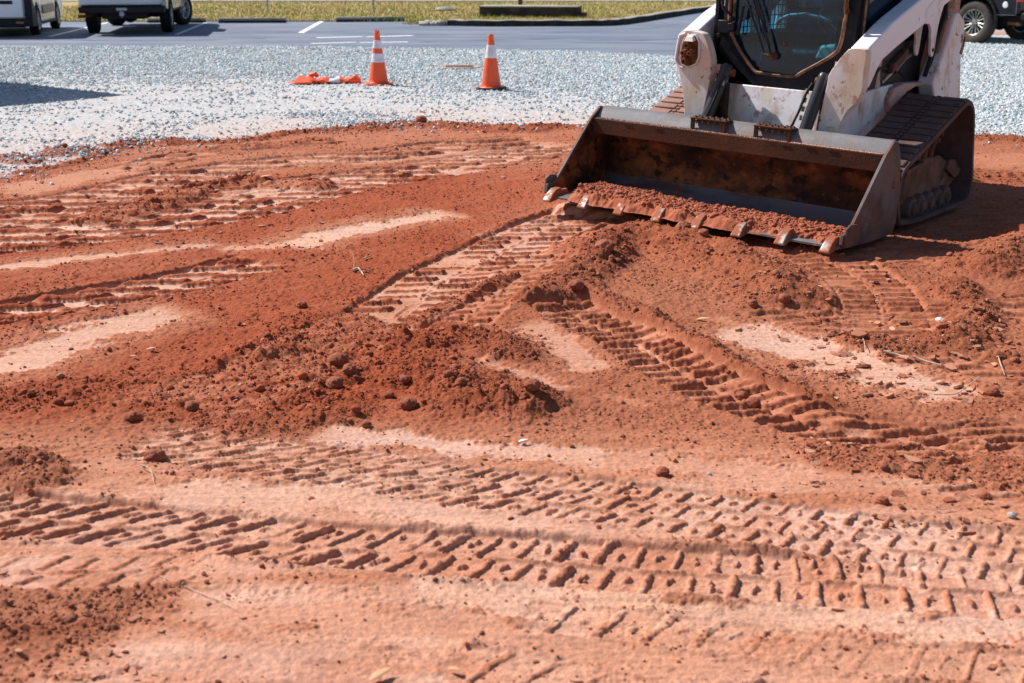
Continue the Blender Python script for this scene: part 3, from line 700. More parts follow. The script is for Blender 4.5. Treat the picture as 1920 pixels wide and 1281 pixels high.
def scatter_soil(G0):
    rs = np.random.RandomState(5)
    X, Y, h, L, Pl, G, red, dust, ridge, edgeb = G0
    # crumbs: candidates spread so that density falls with distance
    n = 620000
    y = 2.2*np.exp(rs.uniform(0, math.log(12.8/2.2), n)); x = rs.uniform(-.55, .55, n)*(y+.3)
    k = grid_lookup(G0, x, y)
    clump = .35+1.5*fbm(x, y, 2.2, 3, 400)
    p = np.clip(L[k]-.25, 0, 1)**1.3*1.1*np.clip(clump, .03, 1.0) + .30*ridge[k] + .02*ss(.0, .5, clump)
    p = p*(1-G[k]) + .22*edgeb[k]*np.clip(.4+1.5*clump, 0, 1.5)
    keep = rs.uniform(0, 1, n) < p*.36
    x, y, k = x[keep], y[keep], k[keep]; n = len(x)
    r = .0021*(1+ .13*y)*(1-rs.uniform(0, 1, n))**-.30
    r = np.clip(r, .002, .009 + .011*ridge[k])
    base = np.array([.30, .062, .021])[None]*red[k][:, None] + np.array([.29, .086, .040])[None]*(1-red[k][:, None])
    cols = base*rs.uniform(.65, 1.35, (n, 1))
    pale = rs.uniform(0, 1, n) < .035
    cols[pale] = np.array([.42, .20, .115])*rs.uniform(.8, 1.2, (pale.sum(), 1))
    big = r > .0095
    z = h[k] + r*.22
    for nm, msk, sub in (('soil_crumbs', ~big, 1), ('soil_clods', big, 2)):
        o = scatter(nm, x[msk], y[msk], z[msk], r[msk], cols[msk], 'crumb', sub, 9, .22 if sub == 2 else .30, .75, smooth=(sub == 2))
        tag(o, 'fine red clay crumbs strewn over the loosened soil' if sub == 1 else 'small rounded red clay clods scattered over the ridges', 'soil', kind='stuff')
    # crushed stone
    n = 420000
    y = np.sqrt(rs.uniform(9.2**2, 28**2, n)); x = rs.uniform(-.50, .50, n)*(y+.5)
    k = grid_lookup(G0, x, y)
    xr = np.interp(y, [22.2, 24.5, 31, 42], [4.3, 6.2, 8.8, 11.5]); yb = np.interp(x, [-60, -10.3, -3.9, .9, 2.9, 4.3], [25.4, 25.5, 25.5, 24.2, 22.8, 22.2])
    ok = (y < yb+.05*rs.randn(n)) | (x > xr)
    dd = dust[k]
    clump = ss(-.25, .45, fbm(x, y*1.5, 1.0, 4, 410))
    p = G[k]*(1-.90*dd)*(.45+.55*clump) + G[k]*dd*.11*ss(.3, .8, clump)
    pile = np.zeros(n)
    for (u, v, w_) in ((35, 303, .22), (125, 291, .28), (250, 272, .25), (300, 268, .2), (640, 218, .5), (690, 232, .5), (590, 215, .35), (330, 212, .12), (360, 262, .2)):
        cx, cy = W(u, v); pile = np.maximum(pile, np.exp(-(((x-cx)/w_)**2+((y-cy)/(w_*.7))**2)))
    p = np.maximum(p, pile*.95) + .16*edgeb[k]*clump
    keep = ok & (rs.uniform(0, 1, n) < p)
    x, y, k, pile = x[keep], y[keep], k[keep], pile[keep]; n = len(x)
    r = rs.uniform(.0065, .0155, n)*rs.choice([.7, 1., 1.35], n)*(1+.012*y)
    tone = rs.uniform(0, 1, (n, 1))
    tone = tone**.75; cols = np.array([.27, .295, .305])*(1-tone) + np.array([.78, .80, .81])*tone
    teal = rs.uniform(0, 1, n) < .18; cols[teal] *= np.array([.60, .80, .86])
    br = rs.uniform(0, 1, n) < .035; cols[br] = np.array([.36, .24, .18])
    o = scatter('gravel_stones', x, y, h[k] + r*.30, r, cols, 'stone', 1, 19, .30, .75, smooth=False)
    tag(o, 'crushed blue-grey gravel spread between the clay and the asphalt', 'gravel', kind='stuff')

ground, G0 = build_ground()
scatter_soil(G0)
def gz(x, y):
    return float(G0[2][grid_lookup(G0, np.array([x]), np.array([max(y, 1.95)]))[0]])

# ---------------------------------------------------------------- wide ground and pavements
def sheet(name, pts, z, mt, label, th=.0):
    b = MB(); n = len(pts)
    b.add([(x, y, z) for x, y in pts], [tuple(range(n))])
    o = b.build(name, mt, smooth=0); return tag(o, label, None, kind='structure')
M['terrain'] = mat('bare_soil', (0.33, 0.16, 0.10), 0.95, layers=[((0.42, 0.40, 0.38), .15, .5, .1, .8, I3)], bump=(6, .5, .05))
M['asphalt'] = mat('blue_grey_asphalt', (0.115, 0.145, 0.215), 0.82, layers=[((0.24, 0.26, 0.30), 1.1, .52, .06, .65, (.25, 1.6, 1)), ((0.19, 0.20, 0.24), 2.5, .55, .04, .6, (.12, 2.2, 1)), ((0.08, 0.095, 0.13), .8, .60, .12, .5, (.5, 1.2, 1)), ((0.24, 0.25, 0.27), 40, .64, .08, .5, I3)], bump=(90, .3, .01), spec=.35)
M['grass_ground'] = mat('dormant_lawn', (0.42, 0.31, 0.12), 0.95, layers=[((0.34, 0.32, 0.08), 1.3, .52, .12, .7, I3), ((0.46, 0.31, 0.13), 5, .56, .10, .6, I3), ((0.26, 0.22, 0.07), 18, .62, .08, .5, I3)], bump=(25, .8, .05))
sheet('terrain', [(-400, -200), (400, -200), (400, 900), (-400, 900)], -.16, 'terrain', 'wide bare ground around the lot')
def strip_ring():
    # fills the land beside and behind the relief sheet, a hand lower than it
    pass
sheet('asphalt', ASPH, .004, 'asphalt', 'blue grey asphalt parking area beyond the gravel')
# ================================================================ COMPACT TRACK LOADER
# model coordinates (F, S, z): F forward from the bucket lip, S across from the near side plate, z up
XO, SM = 1.4, 1.067
def LT(p): return (p[0]+XO, SM-p[1], p[2])
def lb(): return MB(LT)
ld = empty('compact_track_loader', (O_L[0]+S_L[0]*SM-F_L[0]*XO, O_L[1]+S_L[1]*SM-F_L[1]*XO, .027*SM), math.atan2(F_L[1], F_L[0]))
ld.rotation_euler = (-math.atan(.027), 0, math.atan2(F_L[1], F_L[0]))
tag(ld, 'muddy white compact track loader with a wide toothed bucket lowered on the clay', 'track loader')

# ---- bucket
def fsz(F, s, z): return (F, s, z)
shell = lb()
prof = [(.00, .066), (-.44, .050), (-.56, .062), (-.64, .105), (-.685, .18), (-.69, .28), (-.665, .40), (-.63, .47), (-.60, .52)]
W0, W1 = .012, 2.120
inn = prof; out = []
th_ = .016
for i, (a, b) in enumerate(prof):
    p0 = prof[max(i-1, 0)]; p1 = prof[min(i+1, len(prof)-1)]
    dx, dz = p1[0]-p0[0], p1[1]-p0[1]; l = math.hypot(dx, dz)
    out.append((a + dz/l*th_*-1 if False else a - (-dz/l)*-th_*-1*0 + (dz/l)*th_*0 + (-dz/l)*-th_*0, b))
# offset outwards (down and back)
out = []
for i, (a, b) in enumerate(prof):
    p0 = prof[max(i-1, 0)]; p1 = prof[min(i+1, len(prof)-1)]
    dx, dz = p1[0]-p0[0], p1[1]-p0[1]; l = math.hypot(dx, dz)
    nx_, nz_ = dz/l, -dx/l            # for a path running backwards this points down/back when negated
    out.append((a - nx_*th_*(-1), b - nz_*th_*(1) if dx < -1e-6 else b - nz_*th_))
out = [(a - .0, b) for a, b in out]
n = len(prof)
vs = [(a, s, b) for s in (W0, W1) for a, b in prof] 
def offs(prof, t):
    r = []
    for i, (a, b) in enumerate(prof):
        p0 = prof[max(i-1, 0)]; p1 = prof[min(i+1, len(prof)-1)]
        dx, dz = p1[0]-p0[0], p1[1]-p0[1]; l = math.hypot(dx, dz)
        r.append((a + dz/l*-t if False else a - dz/l*t*(-1)*(-1), b + dx/l*t))
    return r
outp = offs(prof, th_)
poly = prof + outp[::-1]
shell.prism([(a, b) for a, b in poly], 1, W0, W1) if False else None
def prismS(mb, pts, s0, s1):
    """pts are (F, z)"""
    n = len(pts)
    mb.add([(a, s0, b) for a, b in pts] + [(a, s1, b) for a, b in pts],
           [tuple(range(n))[::-1], tuple(range(n, 2*n))] + [(i, (i+1) % n, n+(i+1) % n, n+i) for i in range(n)])
    return mb
def prismF(mb, pts, f0, f1):
    """pts are (S, z)"""
    n = len(pts)
    mb.add([(f0, a, b) for a, b in pts] + [(f1, a, b) for a, b in pts],
           [tuple(range(n))[::-1], tuple(range(n, 2*n))] + [(i, (i+1) % n, n+(i+1) % n, n+i) for i in range(n)])
    return mb
# shell as strips (so the polygon need not be convex)
m_ = n
vs = [(a, W0, b) for a, b in prof] + [(a, W1, b) for a, b in prof] + [(a, W0, b) for a, b in outp] + [(a, W1, b) for a, b in outp]
fs = []
for i in range(m_-1):
    fs.append((i, i+1, m_+i+1, m_+i)); fs.append((2*m_+i, 3*m_+i, 3*m_+i+1, 2*m_+i+1))
fs += [(0, m_, 3*m_, 2*m_), (m_-1, 2*m_+m_-1, 3*m_+m_-1, m_+m_-1)]
shell.add(vs, fs)
bucket = shell.build('bucket', 'bucket_in', ld, smooth=50, label='wide bucket with rust brown inside')
# scoured strip of the floor
b = lb(); b.add([(-.02, W0+.002, .0695), (-.44, W0+.002, .0535), (-.56, W0+.002, .0655), (-.636, W0+.002, .1085), (-.655, W0+.002, .135), (-.02, W1-.002, .0695), (-.44, W1-.002, .0535), (-.56, W1-.002, .0655), (-.636, W1-.002, .1085), (-.655, W1-.002, .135)],
      [(0,1,6,5),(1,2,7,6),(2,3,8,7),(3,4,9,8)])
b.build('floor_plate', 'polished', bucket, smooth=60)
# side plates
SP = [(.035, .078), (.02, .135), (-.06, .145), (-.447, .535), (-.545, .605), (-.60, .600), (-.66, .50), (-.705, .30), (-.70, .10), (-.665, .032), (-.28, .036), (.0, .058)]
for s0, s1 in ((-.010, .012), (2.120, 2.142)):
    b = lb(); prismS(b, SP, s0, s1); pl = b.build('side_plate', 'plate_out', bucket, bevel=.004)
    b = lb(); li = (.0125, .0145) if s0 < 1 else (2.1175, 2.1195); prismS(b, [(.02, .085), (-.075, .14), (-.455, .525), (-.55, .592), (-.60, .585), (-.66, .48), (-.68, .30), (-.68, .12), (-.60, .075), (-.30, .06)], *li); b.build('wear_plate', 'bucket_in', bucket)
    b = lb(); so = -.024 if s0 < 1 else 2.142
    prismS(b, [(.020, .070), (.010, .170), (-.03, .19), (-.13, .18), (-.13, .065)], so, so+.014); b.build('side_cutter', 'plate_out', bucket, bevel=.003)
    b = lb(); f_ = -.012 if s0 < 1 else 2.142
    b.lathe((-.60, f_, .34), (0, 1, 0), [(0, -.006), (.018, -.006), (.020, 0), (.02, .004)], 12); b.build('bolt', 'rust', bucket)
# top rail: front band, ledge and rounded back
b = lb(); prismS(b, [(-.462, .532), (-.462, .430), (-.478, .430), (-.478, .518), (-.60, .518), (-.60, .532)], W0, W1)
b.build('front_band', 'bucket_band', bucket, bevel=.003)
rail = [(-.478, .534)] + [(-.585+.062*math.cos(t), .545+.055*math.sin(t)) for t in np.linspace(.15, 3.0, 10)] + [(-.665, .50), (-.665, .46), (-.64, .43), (-.61, .50)]
rail = [(-.500, .534), (-.520, .560), (-.548, .588), (-.575, .604), (-.605, .606), (-.635, .592), (-.665, .55), (-.675, .48), (-.645, .48), (-.615, .530)]
b = lb(); prismS(b, rail, W0, W1); b.build('top_rail', 'steel_grey', bucket, bevel=.004, smooth=60)
for k in range(5):
    s = [.45, .62, 1.55, .3, 1.8][k]
    b = lb(); b.box((-.4615, s, .512), (-.4585, s+.06, .519)); b.build('weld_slot', 'blackgap', bucket)
# cutting edge
b = lb(); prismS(b, [(.05, .068), (.05, .055), (-.15, .034), (-.20, .040), (-.15, .070), (.0, .0745)], W0, W1); b.build('cutting_edge', 'steel_grey', bucket, bevel=.002)
# teeth with their adapters
for k in range(8):
    s = -.005 + .065 + k*(2.134-.13)/7.0
    b = lb()
    w1, w2 = .036, .030
    b.hexa([(-.10, s-w1, .062), (.045, s-w1, .060), (.045, s+w1, .060), (-.10, s+w1, .062), (-.09, s-w1*.8, .105), (.03, s-w1*.9, .104), (.03, s+w1*.9, .104), (-.09, s+w1*.8, .105)])
    t = b.build('tooth_adapter', 'claycap', bucket, bevel=.010, seg=3)
    b = lb()
    pts = [(-.02, .050, .118, .036), (.03, .044, .114, .036), (.07, .038, .088, .036), (.110, .034, .046, .038)]
    vs = []
    for (F, z0, z1, w) in pts: vs += [(F, s-w, z0), (F, s+w, z0), (F, s+w*.78, z1), (F, s-w*.78, z1)]
    fs = [(0, 3, 2, 1), (12, 13, 14, 15)] + [(i*4+j, i*4+(j+1) % 4, (i+1)*4+(j+1) % 4, (i+1)*4+j) for i in range(3) for j in range(4)]
    b.add(vs, fs); b.build('tooth', 'tooth', bucket, bevel=.006, seg=3)
# serrated steps on the rail
for s0, s1 in ((1.10, 1.36), (.64, .895)):
    b = lb()
    b.box((-.505, s0, .534), (-.492, s0+.028, .602)); b.box((-.505, s1-.028, .534), (-.492, s1, .602))
    b.box((-.580, s0-.004, .603), (-.490, s1+.004, .612))
    for row in (0, 1):
        for k in range(6):
            s = s0+.02+k*(s1-s0-.04)/5
            b.add([(-.577+row*.045, s-.015, .612), (-.545+row*.045, s-.015, .612), (-.545+row*.045, s+.015, .612), (-.577+row*.045, s+.015, .612), (-.561+row*.045, s, .628)], [(0,1,4),(1,2,4),(2,3,4),(3,0,4)])
    for k in range(5):
        s = s0+.04+k*(s1-s0-.08)/4
        b.add([(-.492, s-.017, .600), (-.492, s+.012, .600), (-.490, s-.004, .570), (-.500, s-.004, .575)], [(0, 1, 2), (0, 2, 3), (1, 3, 2)])
    b.build('serrated_step', 'bucket_band', bucket, bevel=.0015)

# ---- undercarriage: tracks
TR = [(-.874,.052),(-.815,.085),(-.785,.157),(-.765,.243),(-.778,.352),(-.835,.418),(-1.053,.497),(-1.399,.622),(-1.67,.722),(-1.745,.742),(-1.82,.726),(-1.885,.665),(-1.925,.56),(-1.985,.34),(-2.03,.20),(-2.03,.11),(-1.985,.052),(-1.90,.030),(-1.5,.026),(-1.1,.028)]
def dense(P, step):
    out = []
    n = len(P)
    Q = []
    for i in range(n):
        p0, p1, p2, p3 = P[i-1], P[i], P[(i+1) % n], P[(i+2) % n]
        for j in range(6):
            t = j/6
            Q.append(tuple(.5*((2*p1[c])+(p2[c]-p0[c])*t+(2*p0[c]-5*p1[c]+4*p2[c]-p3[c])*t*t+(-p0[c]+3*p1[c]-3*p2[c]+p3[c])*t**3) for c in (0, 1)))
    L = [0]
    for i in range(len(Q)): L.append(L[-1]+math.dist(Q[i], Q[(i+1) % len(Q)]))
    tot = L[-1]; m = round(tot/step)
    for k in range(m):
        s = tot*k/m
        j = max(i for i in range(len(Q)) if L[i] <= s)
        t = (s-L[j])/(L[j+1]-L[j]); a, c = Q[j], Q[(j+1) % len(Q)]
        out.append((a[0]+(c[0]-a[0])*t, a[1]+(c[1]-a[1])*t))
    return out
def nrm(P):
    r = []
    n = len(P)
    for i in range(n):
        dx, dz = P[(i+1) % n][0]-P[i-1][0], P[(i+1) % n][1]-P[i-1][1]; l = math.hypot(dx, dz)
        r.append((dz/l, -dx/l))
    cx = sum(p[0] for p in P)/n; cz = sum(p[1] for p in P)/n
    sg = sum((P[i][0]-cx)*r[i][0]+(P[i][1]-cz)*r[i][1] for i in range(n))
    return r if sg > 0 else [(-a, -b) for a, b in r]
def track(s0, s1, mt, sidemt):
    P = dense(TR, .0215); N_ = nrm(P); n = len(P)
    b = lb()
    # belt
    cs = [(s0, -.0), (s0, -.030), (s1, -.030), (s1, -.0)]
    vs = []
    for p, q in zip(P, N_):
        for s, o in cs: vs.append((p[0]+q[0]*o, s, p[1]+q[1]*o))
    fs = [(i*4+j, i*4+(j+1) % 4, ((i+1) % n)*4+(j+1) % 4, ((i+1) % n)*4+j) for i in range(n) for j in range(4)]
    b.add(vs, fs)
    tr = b.build('rubber_track', mt, ld, smooth=50)
    # lugs: two rows of offset blocks with a chain of notches between
    b = lb(); w = s1-s0
    per = 4
    for i in range(0, n-1):
        k = i % per
        def blk(sa, sb, ext, h, i=i):
            vs = []
            for j in (i, (i+ext) % n):
                p, q = P[j], N_[j]
                vs += [(p[0]-q[0]*.002, sa, p[1]-q[1]*.002), (p[0]-q[0]*.002, sb, p[1]-q[1]*.002), (p[0]+q[0]*h, sb-.004, p[1]+q[1]*h), (p[0]+q[0]*h, sa+.004, p[1]+q[1]*h)]
            b.add(vs, [(0,1,2,3),(7,6,5,4),(0,4,5,1),(1,5,6,2),(2,6,7,3),(3,7,4,0)])
        if k in (0, ): blk(s0+.012, s0+w*.44, 3, .013)
        if k == 2: blk(s0+w*.56, s1-.012, 3, .013)
        if k in (0, 2): blk(s0+w*.46, s0+w*.54, 1, .014)
    b.build('track_lugs', mt, tr, bevel=.005)
    return tr
track(.02, .44, 'rubber', 'rubber')
track(2.134-.44, 2.134-.02, 'rubber_clay', 'rubber_clay')
for side in (0, 1):
    def Sx(s): return s if side == 0 else 2.134-s
    def rng(a, b_): return (min(Sx(a), Sx(b_)), max(Sx(a), Sx(b_)))
    s0, s1 = rng(.11, .36)
    b = lb(); prismS(b, [(-1.03,.13),(-1.06,.30),(-1.12,.345),(-1.36,.395),(-1.62,.385),(-1.83,.30),(-1.93,.235),(-1.92,.19),(-1.80,.12)], s0, s1)
    fr = b.build('track_frame', 'frame_clay', ld, bevel=.012)
    s2, s3 = rng(.085, .12)
    b = lb(); prismS(b, [(-1.70,.285),(-1.86,.205),(-1.93,.23),(-1.95,.26),(-1.82,.34),(-1.74,.345)], s2, s3); b.build('frame_guard', 'frame_clay', fr, bevel=.006)
    b = lb(); prismS(b, [(-1.02,.33),(-1.30,.375),(-1.30,.39),(-1.02,.36)], s2, s3); b.build('frame_flange', 'frame_clay', fr, bevel=.004)
    for q in (0, 1, 2):
        b = lb(); b.tube([(-1.30-.10*q, Sx(.14), .375+.0*q), (-1.27-.10*q, Sx(.12), .46), (-1.42-.10*q, Sx(.16), .50)], .018, 8); b.build('frame_strut', 'frame_clay', fr)
    for q in range(5):
        c = (-1.14-.14*q, Sx(.10), .105)
        b = lb(); A = (0, 1, 0)
        b.lathe((c[0], Sx(.05) if side == 0 else Sx(.37), c[2]), A, [(.0, 0), (.038, 0), (.042, .012), (.068, .018), (.075, .03), (.075, .30), (.06, .32), (.0, .32)], 22, cap=False)
        rl = b.build('roller', 'rubber', ld)
        b = lb(); b.lathe((c[0], Sx(.046) if side == 0 else Sx(.046)-.006, c[2]), A, [(.0, 0), (.024, 0), (.028, .006), (.028, .01)], 16, cap=False); b.build('hub_cap', 'frame_clay', rl)
    # front idler, rear idler and drive sprocket
    for nm, c, r in (('idler', (-.985, .235), .165), ('idler', (-1.885, .145), .095)):
        b = lb(); b.lathe((c[0], s0+.02, c[1]), (0, 1, 0), [(0, 0), (r*.35, 0), (r*.4, .03), (r*.86, .04), (r, .02), (r, .22), (r*.8, .22), (0, .2)], 30, cap=False); b.build(nm, 'blackgap', ld)
    b = lb(); b.lathe((-1.76, s0+.08, .575), (0, 1, 0), [(0, 0), (.06, 0), (.07, .03), (.125, .035), (.125, .09), (0, .09)], 30, cap=False)
    for q in range(13):
        t = q*2*math.pi/13; b.box((-1.76+.125*math.cos(t)-.015, s0+.09, .575+.125*math.sin(t)-.015), (-1.76+.125*math.cos(t)+.015, s0+.16, .575+.125*math.sin(t)+.015))
    b.build('drive_sprocket', 'frame_clay', ld)
    # final drive housing between track frame and body
    s4, s5 = rng(.30, .54)
    b = lb(); prismS(b, [(-1.15,.22),(-1.2,.36),(-1.5,.45),(-1.95,.68),(-2.05,.5),(-1.95,.25)], s4, s5); b.build('track_carrier', 'blackgap', ld, bevel=.01)

# ---- body
b = lb(); prismS(b, [(-.97,.22),(-.97,.50),(-1.02,.60),(-1.2,.76),(-2.25,.76),(-2.62,.66),(-2.62,.30),(-2.4,.22)], .56, 1.574)
body = b.build('body', 'blackgap', ld, bevel=.01)
for side in (0, 1):
    s0, s1 = (.505, .555) if side == 0 else (1.579, 1.629)
    # white lower side panel
    b = lb(); prismS(b, [(-.885,.30),(-.885,.547),(-.900,.610),(-.935,.668),(-1.00,.722),(-1.16,.778),(-1.28,.798),(-1.44,.808),(-1.66,.815),(-1.62,.78),(-1.60,.72),(-1.63,.66),(-1.68,.60),(-1.66,.54),(-1.45,.40),(-1.25,.30)], s0, s1)
    b.build('side_panel', 'paint_clay' if side else 'paint', ld, bevel=.008)
    # dark frame with rolled rim over the rear of the track
    rim = [(-1.60,.62),(-1.66,.70),(-1.78,.758),(-1.92,.782),(-2.20,.775),(-2.36,.755),(-2.36,.78),(-2.20,.803),(-1.90,.812),(-1.74,.820),(-1.58,.80),(-1.52,.72),(-1.55,.64)]
    b = lb(); prismS(b, rim, s0-.05 if side == 0 else s0, s1 if side == 0 else s1+.05); b.build('wheel_arch_rim', 'paint_clay', ld, bevel=.012)
    # step notch at the foot of the panel
    b = lb(); b.box((-1.33, s0-.05, .40), (-1.22, s1-.01, .50)); b.build('foot_step', 'blackgap', ld, bevel=.006)
    # rear upright
    o0, o1 = (.385, .50) if side == 0 else (1.634, 1.749)
    RP = [(-2.116,.692),(-2.030,.800),(-2.12,.905),(-2.209,1.08),(-2.30,1.32),(-2.336,1.275),(-2.385,1.262),(-2.488,1.205),(-2.515,1.09),(-2.475,1.0),(-2.50,.90),(-2.589,.655),(-2.35,.62)]
    RP = [(-2.116,.670),(-2.026,.800),(-2.10,.90),(-2.19,1.05),(-2.29,1.262),(-2.36,1.268),(-2.488,1.205),(-2.515,1.09),(-2.49,.99),(-2.55,.80),(-2.60,.640)]
    b = lb(); prismS(b, RP, o0, o1); up = b.build('rear_upright', 'paint', ld, bevel=.014, seg=3)
    b = lb(); prismS(b, [(-2.452,.985),(-2.50,1.06),(-2.522,1.10),(-2.528,1.04),(-2.50,.97)], o0-.004, o0+.03); b.build('torn_rust_edge', 'rust', up, bevel=.003)
    b = lb(); b.add([(-2.44, o0-.0025, .97), (-2.475, o0-.0025, 1.0), (-2.50, o0-.0025, .92), (-2.565, o0-.0025, .67), (-2.50, o0-.0025, .67), (-2.47, o0-.0025, .82)], [(0,1,2,3,4,5)])
    # tower behind it, carrying the arm pivots
    t0, t1 = (.41, .54) if side == 0 else (1.594, 1.724)
    b = lb(); prismS(b, [(-2.12,.70),(-2.14,.95),(-2.24,1.22),(-2.22,1.46),(-2.28,1.62),(-2.40,1.64),(-2.42,1.4),(-2.45,1.1),(-2.50,.66)], t0, t1)
    b.build('rear_tower', 'paint_clay', ld, bevel=.012)
    # thin post and panels in the opening under the arm
    b = lb(); prismS(b, [(-1.425,.99),(-1.475,.99),(-1.462,.90),(-1.49,.80),(-1.405,.80),(-1.432,.90)], s0+.02, s0+.045) ; b.build('arm_stop_post', 'paint_clay', ld, bevel=.004)
    if side == 0:
        b = lb(); b.box((-1.73, .575, .80), (-1.20, .585, 1.05)); b.build('engine_side_cover', 'blackgap', ld)
        b = lb(); b.box((-1.66, .545, 1.03), (-1.58, .562, 1.16)); b.box((-1.58, .548, 1.0), (-1.30, .566, 1.14)); b.build('tan_panel', 'tan_panel', ld, bevel=.003)
        g = lb()
        for k in range(11): g.box((-1.52-.022*k, .562, .815), (-1.526-.022*k, .567, .985))
        for k in range(5): g.box((-1.76, .5635, .83+.033*k), (-1.515, .5660, .835+.033*k))
        g.build('side_grille', 'galv', ld)
        b = lb(); b.box((-2.06, .56, .80), (-1.74, .575, 1.26)); b.build('inner_panel', 'tan_panel', ld, bevel=.004)
        b = lb(); b.tube([(-1.66, .53, .90), (-1.80, .53, .97), (-1.98, .53, 1.02)], [.032, .032, .032], 14); b.build('lift_cylinder', 'cyl', ld)
        b = lb(); b.tube([(-1.50, .535, .83), (-1.66, .53, .90)], .018, 12); b.build('lift_rod', 'fitting', ld)
        b = lb(); b.hexa([(-1.58,.49,.885),(-1.80,.49,.985),(-1.80,.545,.985),(-1.58,.545,.885),(-1.61,.49,.955),(-1.82,.49,1.045),(-1.82,.545,1.045),(-1.61,.545,.955)]); b.build('cylinder_mount', 'frame_clay', ld, bevel=.01)
        b = lb(); b.tube([(-1.22,.52,.80),(-1.35,.52,.90),(-1.45,.53,.93),(-1.75,.53,.90),(-1.9,.54,.84)], .014, 8); b.tube([(-1.22,.53,.83),(-1.4,.54,.95),(-1.7,.55,.98)], .012, 8); b.build('hose', 'hose', ld)
        b = lb(); b.tube([(-2.06,.46,.84),(-2.12,.44,1.06),(-2.22,.43,1.26),(-2.24,.45,1.36)], .016, 8); b.tube([(-2.09,.46,.84),(-2.15,.44,1.06),(-2.25,.44,1.28)], .012, 8); b.build('hose', 'hose', ld)
        b = lb(); b.tube([(-2.22,.42,1.235),(-2.30,.42,1.262)], .014, 10); b.build('fitting', 'fitting', ld)

# front cross panel, tilted back, and the plate around it
b = lb(); b.hexa([(-.955,.715,.30),(-.93,.715,.30),(-.93,1.415,.30),(-.955,1.415,.30),(-1.04,.715,.785),(-1.015,.715,.792),(-1.015,1.415,.792),(-1.04,1.415,.785)])
b.build('front_panel', 'paint_dirty', ld, bevel=.008)

